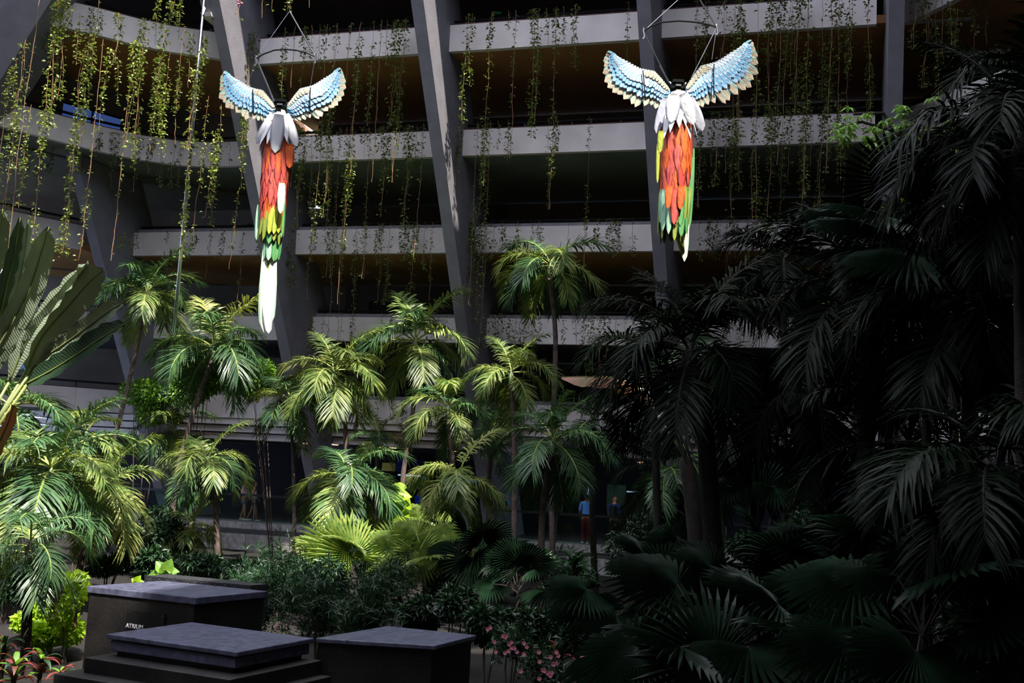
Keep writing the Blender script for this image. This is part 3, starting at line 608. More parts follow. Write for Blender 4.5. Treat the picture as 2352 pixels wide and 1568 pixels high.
def interp(P, s):
    s = s * (len(P) - 1); i = min(int(s), len(P) - 2); a = s - i; return (P[i][0] * (1 - a) + P[i + 1][0] * a, P[i][1] * (1 - a) + P[i + 1][1] * a)
def parrot(Y, root_px, wings, body, label, bar, cables, seed, S=1.0):
    r = random.Random(seed); O = atY(*root_px, Y); e = empty('parrot_sculpture', O); tag(e, label, 'sculpture', 'hanging parrot sculptures')
    view = -Vector((O.x, O.y, O.z)).normalized()
    pxm = Y / F * 1.0
    def L(px, py, d=0.0): return atY(px, py, Y - d) - O       # photo plane through the bird, d metres nearer
    # wings: root px, tip px, mirrored template mapped by similarity
    for sgn, (ra, ta) in zip((-1, 1), wings):
        RA, TA = np.array(ra, float), np.array(ta, float)
        t0, t1 = np.array([1290, 745.]), np.array([2270, 120.])
        if sgn < 0: t0[0] *= -1; t1[0] *= -1
        z0 = complex(*(t1 - t0)); z1 = complex(*(TA - RA)); k = z1 / z0
        def T(p, d=0.0):
            x = p[0] * sgn; q = (complex(x, p[1]) - complex(*t0)) * k; X, Yy = q.real + RA[0], q.imag + RA[1]
            sp_ = abs(q) / abs(z1); return L(X, Yy, d + .12 * sp_ - .0)
        g = empty('wing', (0, 0, 0)); g.parent = e
        me_all = [('cream', 0.0, 1.04, 17, .00, .14, 'lance'), ('blue', .0, .78, 22, .03, .12, 'lance'), ('blue', .0, .60, 24, .05, .11, 'lance'), ('sky', .0, .44, 24, .065, .11, 'lance'), ('tan', .0, .20, 18, .08, .085, 'blunt')]
        mb = MB(); pts = [T(interp(INN, i / 10), .02) for i in range(11)] 
        mb.tube([T((2235, 85), .02)] + pts + [T((1290, 745), .02)], .014, 6); mb.build('wing_spar', M['blackmetal'], g)
        mb = MB(); mb.tube([T((1690, 385), .10), T((1680, 500), .10), T((1670, 860), .06)], .010, 5); mb.build('wing_stay', M['blackmetal'], g)
        V = [tuple(T(interp(INN, i / 24), -.01)) for i in range(25)] + [tuple(Vector(T(interp(INN, i / 24), -.01)).lerp(Vector(T(interp(OUT, i / 24), -.01)), .62)) for i in range(25)]
        mb = MB(); mb.add(V, [(i, i + 1, 26 + i, 25 + i) for i in range(24)]); ob = mb.build('wing_membrane', FM['sky'], g); ob.modifiers.new('s', 'SOLIDIFY').thickness = .01
        for col, s0, s1, n, d, w_, shp in me_all:
            me = fme(col, shp)
            for i in range(n):
                if col == 'tan' and (i + .5) / n < .5: continue
                u = (i + .5) / n; u2 = u if col != 'cream' else min(1, u)
                a = T(interp(INN, u), d); b0 = T(interp(OUT, u2), d - .01)
                ln = s1 * (1 + r.uniform(-.04, .05)) * (1.0 if col != 'tan' else (1.0 if u > .35 else .5))
                b = a.lerp(b0, ln); st = a.lerp(b0, .0 if s1 < .6 else .12)
                ww = w_ * pxm / .008 * (1.15 if u < .6 else .85) * (1.15 if s1 > .9 else 1)
                place_feather(g, me, st, b, view + Vector((r.uniform(-.05, .05), 0, r.uniform(-.02, .06))), ww, 'wing_feather')
    # harness between the wings
    mb = MB(); c = L(*body['collar']); u = .26 * pxm / .008 * .5
    mb.box(c + Vector((0, 0, .03)), (u * 2.0, .16, .10)); mb.box(c + Vector((0, -.06, .10)), (u * 1.6, .1, .05)); mb.tube([c + Vector((-u * 1.2, 0, .1)), c + Vector((-u * .6, -.05, -.02)), c + Vector((u * .6, -.05, -.02)), c + Vector((u * 1.2, 0, .1))], .025, 6)
    mb.build('harness', M['blackmetal'], e)
    mb = MB(); mb.box(c + Vector((0, -.10, .02)), (u * .8, .03, .03)); mb.build('buckle', M['cable'], e)
    mb = MB(); core = body['core']; mb.tube([L(x, y) for x, y, w_ in core], [w_ * pxm * .30 for x, y, w_ in core], 12); mb.build('body_core', FM['olive'], e, smooth=True)
    for (py, n, wpx, lpx, cols, shp, spread, wf) in body['rows']:
        cx_ = np.interp(py, [c_[1] for c_ in core], [c_[0] for c_ in core])
        n = int(n * 1.4); lpx *= 1.18; wf *= .84
        for i in range(n):
            th = 2 * PI * (i + r.uniform(-.2, .2)) / n; rad = wpx * pxm * .5
            base = L(cx_, py + r.uniform(-6, 6)) + RIGHT * math.sin(th) * rad * .85 + Vector((0, -1, 0)) * math.cos(th) * rad * .85
            outw = (RIGHT * math.sin(th) + Vector((0, -1, 0)) * math.cos(th))
            tipv = base + Vector((0, 0, -lpx * pxm * r.uniform(.85, 1.15))) + outw * spread * pxm * r.uniform(.6, 1.2)
            place_feather(e, fme(r.choice(cols), shp), base, tipv, outw + Vector((r.uniform(-.15, .15), 0, .1)), wf * pxm * r.uniform(.85, 1.15))
    for (x0, y0, x1, y1, wpx, col, d) in body.get('extra', []):
        place_feather(e, fme(col, 'blunt' if wpx >= 26 and col in ('pale', 'mint') else 'blade'), L(x0, y0, d), L(x1, y1, d), view, wpx * pxm, 'tail_feather')
    # spreader bar and cables
    mb = MB(); mb.tube([L(*p) for p in bar], .016, 6); mb.build('spreader_bar', M['blackmetal'], e)
    for a, b, rr in cables:
        mb = MB(); mb.tube([L(*a), L(*b)], rr, 5); mb.build('cable', M['cable'], e)
    for p in (bar[0], bar[-1]):
        mb = MB(); q = L(*p); mb.tube([q + Vector((0, 0, .06)), q, q + Vector((.02, 0, -.10)), q + Vector((.0, 0, -.14))], .018, 6); mb.build('shackle', M['cable'], e)
    return e
B1 = dict(collar=(645, 246), core=[(642, 262, 30), (640, 300, 62), (636, 350, 66), (632, 400, 66), (628, 480, 64), (624, 540, 48), (616, 600, 30), (610, 700, 16)],
    rows=[(475, 12, 66, 62, ['olive', 'limef', 'limef', 'olive'], 'blade', 4, 20), (500, 9, 56, 60, ['olive', 'green', 'limef'], 'blade', 3, 18), (535, 7, 40, 55, ['green', 'mint'], 'blade', 2, 18),
          (440, 11, 66, 60, ['redf', 'orange', 'coral'], 'pointy', 3, 22), (405, 11, 70, 62, ['coral', 'redf', 'coral'], 'pointy', 4, 25), (370, 11, 72, 62, ['coral', 'coral', 'redf'], 'pointy', 4, 25),
          (338, 11, 70, 60, ['coral', 'orange', 'redf'], 'pointy', 5, 25), (305, 10, 62, 62, ['orange', 'coral', 'coral'], 'pointy', 7, 25), (285, 8, 56, 60, ['orange', 'redf'], 'pointy', 8, 24),
          (258, 11, 36, 80, ['white', 'white', 'white', 'grey'], 'pointy', 30, 26)],
    extra=[(622, 545, 613, 690, 30, 'mint', .04), (634, 540, 632, 598, 20, 'green', .08), (614, 560, 608, 762, 32, 'pale', .07), (628, 548, 618, 750, 26, 'pale', .05), (640, 540, 636, 600, 18, 'green', .0), (597, 470, 590, 552, 16, 'mint', .0), (612, 690, 617, 765, 22, 'white', .09),
           (648, 440, 646, 545, 16, 'green', .1), (656, 330, 652, 430, 22, 'orange', .12), (664, 330, 665, 385, 24, 'orange', .16), (648, 420, 644, 490, 18, 'pale', .34), (655, 262, 681, 335, 26, 'white', .1), (628, 262, 588, 330, 22, 'white', .1), (641, 262, 632, 350, 32, 'white', .3)])
parrot(20.0, (645, 252), [((630, 250), (508, 172)), ((662, 248), (788, 165))], B1, 'left hanging parrot sculpture, blue wings spread over a coral body with long pale tail',
    [(588, 134), (605, 124), (630, 115), (655, 113), (680, 115), (705, 121), (724, 130)],
    [((588, 134), (634, 244), .018), ((724, 130), (712, 205), .006), ((665, 26), (588, 134), .005), ((665, 26), (724, 130), .014), ((665, 26), (690, -420), .006), ((588, 134), (575, 178), .004)], 3)
B2 = dict(collar=(1556, 203), core=[(1556, 215, 36), (1558, 260, 80), (1554, 320, 86), (1550, 380, 84), (1548, 440, 78), (1550, 500, 60), (1560, 540, 34), (1568, 580, 18)],
    rows=[(440, 12, 84, 80, ['green', 'olive', 'mint'], 'blade', 2, 22), (475, 9, 76, 66, ['olive', 'green'], 'blade', 2, 20),
          (430, 9, 66, 90, ['coral', 'coral', 'orange'], 'pointy', 0, 27), (395, 10, 78, 70, ['orange', 'coral', 'orange'], 'pointy', 2, 26), (360, 11, 84, 76, ['coral', 'orange', 'redf'], 'pointy', 2, 28),
          (328, 11, 86, 78, ['coral', 'orange', 'coral'], 'pointy', 3, 28), (296, 11, 84, 76, ['coral', 'coral', 'orange'], 'pointy', 5, 30), (262, 10, 76, 80, ['coral', 'orange', 'redf'], 'pointy', 8, 32), (240, 9, 70, 70, ['redf', 'orange'], 'pointy', 9, 30),
          (216, 12, 44, 92, ['white', 'white', 'grey', 'white', 'grey'], 'pointy', 34, 32)],
    extra=[(1575, 500, 1572, 600, 18, 'pale', .02), (1590, 340, 1582, 530, 16, 'green', .02), (1512, 330, 1510, 420, 9, 'limef', .1), (1518, 300, 1516, 350, 15, 'limef', .3), (1582, 430, 1572, 540, 18, 'olive', .1), (1525, 430, 1520, 520, 14, 'green', .1), (1582, 225, 1614, 300, 30, 'grey', .05), (1530, 225, 1508, 305, 24, 'grey', .1), (1548, 215, 1542, 280, 34, 'white', .35), (1568, 215, 1592, 285, 34, 'white', .3), (1552, 430, 1548, 515, 22, 'coral', .30), (1566, 425, 1562, 480, 18, 'orange', .34), (1538, 425, 1534, 478, 18, 'orange', .34)])
parrot(18.0, (1556, 206), [((1537, 212), (1390, 126)), ((1577, 208), (1733, 100))], B2, 'right hanging parrot sculpture, blue wings spread over an orange body with green tail',
    [(1478, 72), (1495, 60), (1520, 51), (1560, 48), (1600, 51), (1630, 57), (1646, 63)],
    [((1478, 72), (1537, 190), .010), ((1537, 190), (1515, 150), .016), ((1646, 63), (1580, 195), .006), ((1646, 63), (1635, 137), .006), ((1590, -30), (1478, 72), .005), ((1590, -30), (1646, 63), .012), ((1590, -30), (1600, -420), .006)], 5)

# ------------------------------------------------------------------ palms
def pol(az, el=0.0): return Vector((math.cos(az) * math.cos(el), math.sin(az) * math.cos(el), math.sin(el)))
def frond_mesh(name, L, el, curl, n, ll, lw, seed, mats, vee=.35, droop=.5, back=0.0):
    r = np.random.RandomState(seed); K = 13; p = np.zeros((K, 3)); T = np.zeros((K, 3)); th = el
    sway = r.uniform(-.25, .25)
    for i in range(K):
        t = i / (K - 1); th = el - curl * t ** 1.25; yaw = sway * t
        T[i] = (math.cos(th) * math.cos(yaw), math.cos(th) * math.sin(yaw), math.sin(th))
        if i: p[i] = p[i - 1] + (T[i] + T[i - 1]) / 2 * L / (K - 1)
    mb = MB(); mb.tube([tuple(q) for q in p], [.022 * (1 - .8 * i / (K - 1)) * L / 2 + .003 for i in range(K)], 4, 1)
    t = np.linspace(.16, 1.0, n); ts = np.concatenate([t, t + .5 / n]).clip(0, 1); sd = np.concatenate([np.ones(n), -np.ones(n)])
    x = ts * (K - 1); i0 = np.minimum(x.astype(int), K - 2); a = (x - i0)[:, None]
    P = p[i0] * (1 - a) + p[i0 + 1] * a; TT = T[i0] * (1 - a) + T[i0 + 1] * a; TT /= np.linalg.norm(TT, axis=1, keepdims=True)
    S = np.cross(np.tile([0, 0, 1.], (2 * n, 1)), TT); S /= np.linalg.norm(S, axis=1, keepdims=True) + 1e-9
    N = np.cross(TT, S); al = (.42 + .55 * ts ** 1.5 + r.uniform(-.14, .14, 2 * n))[:, None]
    ve = (vee * (1 - .5 * ts) + r.uniform(-.35, .35, 2 * n))[:, None]
    D = S * sd[:, None] * np.cos(al) + TT * np.sin(al) + N * ve; D /= np.linalg.norm(D, axis=1, keepdims=True)
    ln = ll * (.35 + .65 * np.sin(PI * np.clip(.08 + .86 * ts, 0, 1)) ** .7) * r.uniform(.82, 1.08, 2 * n)
    ln = ln[:, None]; W = np.cross(D, N); W /= np.linalg.norm(W, axis=1, keepdims=True); lwv = (lw * (.7 + .3 * np.sin(PI * ts)))[:, None]
    g = np.array([0, 0, -1.0]); dd = droop * r.uniform(.6, 1.4, 2 * n)[:, None]
    def at(s): return P + D * ln * s + g * ln * dd * s * s * .55
    V = np.stack([P - W * lwv * .2, P + W * lwv * .2, at(.35) - W * lwv * .5, at(.35) + W * lwv * .5, at(.72) - W * lwv * .42, at(.72) + W * lwv * .42, at(1.0)], 1).reshape(-1, 3)
    base = mb.n + np.arange(2 * n)[:, None] * 7
    mb.v.append(V); mb.n += len(V)
    for f in ([0, 1, 3, 2], [2, 3, 5, 4], [4, 5, 6]):
        ff = base + np.array(f)[None]; mb.f.extend(map(tuple, ff.tolist())); mb.m.extend([0] * len(ff))
    return mb.mesh(name, mats, False)
FR = {}
ELS = [(1.25, .9), (1.0, 1.5), (.65, 1.9), (.25, 1.7), (-.25, 1.2), (-.75, .7)]
def fronds(kind):
    if kind in FR: return FR[kind]
    mt = {'lit': M['frond'], 'blue': M['frond2'], 'yel': M['frondy'], 'dark': M['frondshade']}[kind]
    FR[kind] = [[frond_mesh('frond', 1.0, el, cu, 58, .36, .022, 100 * i + j + hash_k(kind), [mt, M['rachis'] if kind != 'dark' else M['trunkdark']], vee=.4, droop=.8) for j in range(3)] for i, (el, cu) in enumerate(ELS)]  # dark kind carries the shade in leaflet and rib colour
    return FR[kind]
def hash_k(k): return {'lit': 0, 'blue': 7, 'yel': 13, 'dark': 29}[k]
def trunk(e, P, rad, m, name='trunk', rings=True):
    """P: path in e's local space"""
    K = 26; pts = []; P = [Vector(p) for p in P]; n = len(P) - 1
    for i in range(K):
        t = i / (K - 1) * n; j = min(int(t), n - 1); a = t - j
        p0, p1, p2, p3 = P[max(j - 1, 0)], P[j], P[j + 1], P[min(j + 2, n)]
        pts.append(.5 * ((2 * p1) + (p2 - p0) * a + (2 * p0 - 5 * p1 + 4 * p2 - p3) * a * a + (3 * p1 - p0 - 3 * p2 + p3) * a ** 3))
    mb = MB(); mb.tube(pts, [rad * (1.25 - .45 * i / K) * (1.0 + (.06 if i % 2 else 0) * rings) for i in range(K)], 8); return mb.build(name, m, e, smooth=True)
PALMN = [0]
def palm(px, py, Y, Rpx, n, label, kind='lit', base=None, via=None, mix=None, tr=.075, trm='trunk', els=None, az0=None, group=None, droopy=0):
    """feather palm with its crown heart at a pixel and depth Y"""
    PALMN[0] += 1; r = random.Random(PALMN[0] * 31)
    top = atY(px, py, Y); b = atY(base[0], base[1], Y) if base else None
    bx, by = (b.x, Y) if base else (top.x + r.uniform(-.3, .3), Y + r.uniform(-.2, .3))
    e = empty('feather_palm', (bx, by, GZ)); tag(e, label, 'palm tree', group or 'feather palms of the courtyard garden'); o = e.location
    path = [Vector((0, 0, 0))]
    for v in (via or []): q = atY(v[0], v[1], Y); path.append(q - o)
    if not via: path.append((top - o) * .5 + Vector((r.uniform(-.12, .12), 0, 0)))
    path.append(top - o - Vector((0, 0, .45 if Rpx * Y / F > 1.2 else .25)))
    trunk(e, path, tr, M[trm])
    mb = MB(); a = path[-1]; mb.tube([a - Vector((0, 0, .03)), a.lerp(top - o, .5), top - o], [tr * .85, tr * .95, tr * .5], 8); mb.build('crownshaft', M['shaft'] if trm == 'trunk' else M['trunkdark'], e, smooth=True)
    Lf = Rpx * Y / F * 1.14; n = int(n * 1.05)
    for i in range(n):
        u = (i + .5) / n; q = u ** (.8 if not droopy else .55) * 5.2
        c = min(5, max(0, int(q + r.uniform(-.3, .6)))) if els is None else els[i % len(els)]
        kk = kind
        if mix and r.random() < mix[1]: kk = mix[0]
        me = r.choice(fronds(kk)[c]); s = Lf * r.uniform(.88, 1.08) * (1.0 if c < 4 else .92)
        az = (az0 or 0) + i * 2.39996 + r.uniform(-.25, .25)
        inst('frond', me, e, top - o + Vector((0, 0, r.uniform(-.12, .05) - .03 * c)), (r.uniform(-.15, .15), 0, az), s)
    if mix is None and kind != 'dark':   # spear leaf
        inst('frond', fronds(kind)[0][0], e, top - o, (0, -.35, r.uniform(0, 6)), Lf * .7)
    return e
palm(338, 668, 36, 128, 15, 'tall leaning palm beside the big banana leaves, highest palm on the left', 'lit', (190, 1330), [(245, 1080), (300, 860)], ('blue', .4))
palm(492, 790, 34, 140, 15, 'palm with full drooping crown left of the long pale parrot tail', 'blue', (385, 1330), [(405, 1100), (450, 930)], ('yel', .25))
palm(768, 848, 34, 130, 15, 'sunlit palm just right of the long parrot tail, curved dark trunk', 'lit', (795, 1330), [(797, 1100), (790, 960)], ('yel', .2))
palm(955, 775, 37, 135, 15, 'tall slender palm in front of the third fin from the left', 'lit', (915, 1312), [(925, 1100), (950, 930)], ('blue', .35))
palm(1262, 600, 33, 132, 15, 'tallest solitary palm, sunlit lower fronds, in the middle of the facade', 'blue', (1270, 1345), [(1268, 1050), (1276, 780)], ('lit', .4), droopy=1)
palm(1175, 850, 32, 112, 12, 'bright yellow-green palm right of the third fin', 'lit', (1180, 1350), [(1182, 1150), (1180, 980)], ('yel', .3))
palm(118, 1068, 24, 195, 18, 'large bushy palm filling the left edge, pale green cane', 'lit', (95, 1420), [(104, 1250), (112, 1180)], ('blue', .35), tr=.06)
palm(225, 1125, 27, 150, 15, 'palm with long yellow-lit fronds arching right above the tall fountain block', 'lit', (175, 1330), [(190, 1270), (205, 1210)], ('yel', .4))
palm(478, 1048, 30, 112, 16, 'dense drooping palm hiding the two walking women from the left', 'lit', (500, 1400), [(498, 1250), (494, 1150)], ('blue', .4), droopy=1)
palm(668, 912, 35, 108, 13, 'small-crowned palm on a very straight thin pale trunk', 'lit', (674, 1330), [(676, 1200), (673, 1050)], ('blue', .4), tr=.055)
palm(800, 1085, 30, 135, 14, 'shaded palm with drooping fronds above the bright fan leaf', 'blue', (802, 1400), [(800, 1250), (800, 1180)], ('lit', .4), droopy=1)
palm(1030, 930, 34, 112, 13, 'palm between the slender tall palm and the yellow-green palm', 'blue', (1050, 1340), [(1046, 1150), (1036, 1020)], ('lit', .45))
palm(1055, 1085, 27, 118, 13, 'low palm with yellow-green hanging frond over the walkway rail', 'lit', (1056, 1420), [(1056, 1250), (1054, 1180)], ('yel', .35), droopy=1)
palm(1270, 1005, 28, 145, 15, 'half-shaded palm below the tallest solitary palm', 'blue', (1242, 1410), [(1245, 1200), (1258, 1080)], None, droopy=1)
palm(1130, 985, 36, 95, 11, 'small shaded palm behind the yellow-green palm', 'blue', (1125, 1320), None, None)
palm(400, 985, 38, 105, 12, 'background palm behind the leafy tree on the left', 'blue', (395, 1310), None, ('lit', .3))
palm(30, 925, 30, 150, 13, 'palm crown at the left edge under the banana leaves', 'blue', (20, 1390), None, ('lit', .3))
palm(70, 1240, 17, 150, 13, 'low dark green palm in the lower left corner on a dark leaning trunk', 'blue', (62, 1600), [(60, 1480), (66, 1330)], ('lit', .3), trm='trunkdark', droopy=1)
palm(200, 985, 34, 100, 12, 'background palm between the bushy left palm and the leaning one', 'lit', (215, 1345), None, ('blue', .5))
palm(870, 1000, 40, 80, 10, 'little background palm in front of the lobby cornice', 'blue', (868, 1300), None, ('lit', .4))
palm(440, 1215, 31, 85, 10, 'low bright palm beside the round stone left of the walkway', 'lit', (430, 1370), None, ('yel', .2))
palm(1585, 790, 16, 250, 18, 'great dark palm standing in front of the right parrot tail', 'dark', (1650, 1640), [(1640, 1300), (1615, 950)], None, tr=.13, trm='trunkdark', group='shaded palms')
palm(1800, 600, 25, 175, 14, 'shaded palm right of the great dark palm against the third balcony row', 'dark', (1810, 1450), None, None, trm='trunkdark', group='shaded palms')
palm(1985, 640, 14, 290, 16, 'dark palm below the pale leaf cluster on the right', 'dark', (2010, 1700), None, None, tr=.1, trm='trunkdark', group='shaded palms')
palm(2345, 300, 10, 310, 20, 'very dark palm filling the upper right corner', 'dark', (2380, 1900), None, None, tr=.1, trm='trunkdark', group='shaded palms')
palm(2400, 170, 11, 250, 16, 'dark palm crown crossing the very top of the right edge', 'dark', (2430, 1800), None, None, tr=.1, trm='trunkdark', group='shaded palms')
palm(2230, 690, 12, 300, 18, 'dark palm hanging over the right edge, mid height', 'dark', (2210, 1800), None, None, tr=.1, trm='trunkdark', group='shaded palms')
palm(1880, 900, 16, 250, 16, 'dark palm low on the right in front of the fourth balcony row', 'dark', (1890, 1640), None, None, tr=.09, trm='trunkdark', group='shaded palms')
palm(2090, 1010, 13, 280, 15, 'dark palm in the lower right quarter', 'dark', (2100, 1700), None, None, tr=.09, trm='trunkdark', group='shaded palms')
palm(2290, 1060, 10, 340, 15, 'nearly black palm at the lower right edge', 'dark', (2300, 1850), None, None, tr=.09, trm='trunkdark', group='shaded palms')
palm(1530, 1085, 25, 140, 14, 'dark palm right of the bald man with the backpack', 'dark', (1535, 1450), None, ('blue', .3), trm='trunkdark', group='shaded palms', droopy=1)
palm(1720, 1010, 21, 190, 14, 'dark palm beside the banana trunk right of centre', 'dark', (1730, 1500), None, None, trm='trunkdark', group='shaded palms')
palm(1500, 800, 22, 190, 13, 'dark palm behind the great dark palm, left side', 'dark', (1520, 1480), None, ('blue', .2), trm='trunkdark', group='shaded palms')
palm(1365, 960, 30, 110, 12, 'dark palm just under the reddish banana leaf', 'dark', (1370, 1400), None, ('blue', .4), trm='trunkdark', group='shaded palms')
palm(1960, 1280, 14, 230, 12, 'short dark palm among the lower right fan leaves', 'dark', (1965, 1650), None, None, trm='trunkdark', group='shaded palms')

# ------------------------------------------------------------------ fan palms
def fan_mesh(name, m, seed, nseg=36, span=4.9, split=.40, R=1.0):
    r = random.Random(seed); mb = MB(); V = []; Fc = []
    for i in range(nseg):
        a0 = -span / 2 + span * i / nseg; a1 = a0 + span / nseg; am = (a0 + a1) / 2
        ln = R * (.78 + .22 * math.cos(am * .55)) * r.uniform(.93, 1.03); sp_ = split * ln; lift = .035; dr = r.uniform(.06, .16)
        def q(a, rad, z): return (rad * math.cos(a), rad * math.sin(a), z - .10 * rad * rad)
        b = len(V); V += [q(a0, .02, 0), q(am, .02, 0), q(a1, .02, 0), q(a0, sp_, -lift), q(am, sp_, lift), q(a1, sp_, -lift),
                          q(am - (a1 - a0) * .28, ln * .8, -dr * .4 - lift * .5), q(am, ln * .8, lift - dr * .4), q(am + (a1 - a0) * .28, ln * .8, -dr * .4 - lift * .5), q(am, ln, -dr)]
        Fc += [(b, b + 3, b + 4, b + 1), (b + 1, b + 4, b + 5, b + 2), (b + 3, b + 6, b + 7, b + 4), (b + 4, b + 7, b + 8, b + 5), (b + 6, b + 9, b + 7), (b + 7, b + 9, b + 8)]
    mb.add(V, Fc); return mb.mesh(name, [m], False)
FANS = {k: [fan_mesh('fan_leaf', M[k], s) for s in (1, 2, 3)] for k in ('fan', 'fanshade')}
def add_fan(e, origin, hub, dirv, nrm, R, kind, r, pet=.014):
    """petiole from origin to hub, fan pointing along dirv with face normal nrm"""
    mb = MB(); m = origin.lerp(hub, .5) + Vector((0, 0, (hub - origin).length * .10)); mb.tube([origin, m, hub], [pet, pet * .8, pet * .6], 5); mb.build('leaf_stalk', M['rachis'] if kind == 'fan' else M['trunkdark'], e)
    x = dirv.normalized(); z = (nrm - x * nrm.dot(x)).normalized(); y = z.cross(x); Rm = Matrix((x, y, z)).transposed()
    o = bpy.data.objects.new('fan_leaf', r.choice(FANS[kind])); link(o, e); o.matrix_local = Matrix.Translation(hub) @ Rm.to_4x4() @ Matrix.Scale(R, 4); return o
FN = [0]
def fan_palm(px, py, Y, Rpx, n, label, kind='fan', keys=(), h=None, base_py=None):
    FN[0] += 1; r = random.Random(FN[0] * 77); top = atY(px, py, Y); R = Rpx * Y / F
    e = empty('fan_palm', (top.x, Y, GZ)); tag(e, label, 'fan palm', 'fan palms of the understorey'); o = e.location; c = top - o
    if c.z > .15: trunk(e, [(0, 0, 0), (r.uniform(-.05, .05), 0, c.z * .5), c], max(.04, R * .06), M['trunkdark'])
    for i in range(n):
        az = i * 2.4 + r.uniform(-.3, .3); el = r.uniform(-.3, 1.15); el += .12; d = pol(az, el); hub = c + d * R * r.uniform(.7, 1.0)
        add_fan(e, c, hub, pol(az, el - r.uniform(-.1, .7)), pol(az + r.uniform(-.3, .3), el + 1.25) + Vector((0, -.45, 0)), R * r.uniform(.75, 1.0), kind, r)
    for (hx, hy, tx, ty, nz, s) in keys:
        hub = atY(hx, hy, Y - .4) - o; tip = atY(tx, ty, Y - .5) - o; d = tip - hub
        view = -Vector(atY(hx, hy, Y)).normalized(); add_fan(e, c, hub, d, view + Vector((0, 0, nz)), d.length * s, kind, r)
    return e
fan_palm(800, 1300, 26, 75, 5, 'brightest fan palm, big yellow-green leaf fanned left under the shaded palm', 'fan', [(792, 1264, 712, 1200, .6, 1.15), (812, 1275, 760, 1175, .9, .9)])
fan_palm(925, 1300, 27, 62, 6, 'fan palm with radiating leaf right of the brightest one', 'fan', [(915, 1262, 862, 1212, .6, 1.1)])
fan_palm(975, 1292, 25, 78, 7, 'fan palm with drooping fingers behind the right fountain block', 'fan', [(960, 1268, 975, 1345, .3, 1.0)])
fan_palm(1090, 1290, 24, 88, 7, 'dark fan palm with drooping leaf at centre', 'fanshade', [(1085, 1282, 1100, 1370, .5, 1.0)])
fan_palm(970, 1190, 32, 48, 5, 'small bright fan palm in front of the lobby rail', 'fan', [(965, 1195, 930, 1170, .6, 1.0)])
fan_palm(1190, 1360, 22, 80, 7, 'shaded fan palm left of the layered strap-leaf plant', 'fanshade')
fan_palm(1530, 1315, 21, 90, 7, 'shaded fan palm with one pale green leaf right of the strap-leaf plant', 'fanshade', [(1528, 1310, 1440, 1318, .5, 1.0)])
fan_palm(1800, 1345, 14, 140, 8, 'dark fan palm with glossy upright leaves beside the banana trunk', 'fanshade', [(1795, 1320, 1720, 1255, .2, 1.1)])
fan_palm(1985, 1320, 13, 150, 8, 'dark fan palm with a tall glossy leaf right of the banana trunk', 'fanshade', [(1985, 1310, 2000, 1200, .1, 1.1)])
fan_palm(1640, 1520, 11, 210, 8, 'nearest dark fan palm at the bottom of the photo', 'fanshade', [(1640, 1515, 1480, 1440, .3, 1.1)])
fan_palm(1745, 1125, 20, 90, 6, 'upright dark fan palm behind the banana trunk', 'fanshade', [(1745, 1130, 1745, 1045, .1, 1.0)])
fan_palm(1850, 1480, 11, 160, 8, 'black-green fan palm in the bottom right', 'fanshade')
fan_palm(2120, 1460, 10, 200, 8, 'nearly black fan palm in the bottom right corner', 'fanshade')
fan_palm(1420, 1420, 16, 110, 6, 'dark fan palm above the pink cordyline', 'fanshade')
fan_palm(1690, 1390, 15, 120, 6, 'dark fan palm around the foot of the great dark palm', 'fanshade')
fan_palm(2280, 1330, 10, 200, 6, 'black fan palm on the right edge', 'fanshade')
fan_palm(2130, 640, 12, 190, 9, 'dark fan palm crown beside the right-hand dark palms', 'fanshade')
fan_palm(2040, 560, 13, 150, 7, 'dark fan crown just under the pale leaf cluster', 'fanshade')

# ------------------------------------------------------------------ banana-like plants
def paddle(e, P, width, face, mk='banana', fold=.25, name='leaf', stalk=None, n=18, wave=.02, sides=(1, 1)):
    """paddle leaf along path P (local), broad width, facing vector"""
    P = [Vector(p) for p in P]; m = len(P) - 1; mb = MB(); V = []; ctr = []
    for i in range(n):
        t = i / (n - 1) * m; j = min(int(t), m - 1); a = t - j; p0, p1, p2, p3 = P[max(j - 1, 0)], P[j], P[j + 1], P[min(j + 2, m)]
        ctr.append(.5 * ((2 * p1) + (p2 - p0) * a + (2 * p0 - 5 * p1 + 4 * p2 - p3) * a * a + (3 * p1 - p0 - 3 * p2 + p3) * a ** 3))
    for i, c in enumerate(ctr):
        t = i / (n - 1); T = (ctr[min(i + 1, n - 1)] - ctr[max(i - 1, 0)]).normalized(); S = T.cross(face).normalized(); N = S.cross(T)
        w_ = width / 2 * (min(1, (t / .18)) ** .6 if t < .18 else 1.0 if t < .6 else max(.03, 1 - ((t - .6) / .4) ** 2.6) ** .7)
        for k in range(-4, 5):
            u = k / 4; sd = sides[1] if u > 0 else sides[0]
            V.append(tuple(c + S * w_ * u * sd * math.cos(fold) + N * (w_ * abs(u) ** 1.3 * fold * sd + wave * math.sin(t * 40 + k) * abs(u))))
    mb.add(V, [(i * 9 + k, i * 9 + k + 1, (i + 1) * 9 + k + 1, (i + 1) * 9 + k) for i in range(n - 1) for k in range(8)])
    o = mb.build(name, M[mk], e, smooth=True)
    mb = MB(); mb.tube([c + face.normalized() * .006 for c in ctr], [.013 * (1 - .9 * i / n) + .001 for i in range(n)], 5); mb.build('midrib', M['midrib'] if 'dark' not in mk else M['rachis'], o, smooth=True)
    if stalk is not None:
        mb = MB(); s = Vector(stalk); mid = s.lerp(ctr[0], .5) + Vector((0, 0, -.05)); mb.tube([s, mid, ctr[0] + (ctr[1] - ctr[0]) * .3], [.032, .022, .013], 6); mb.build('leaf_stalk', M['midrib'] if 'dark' not in mk else M['rachis'], e, smooth=True)
    return o
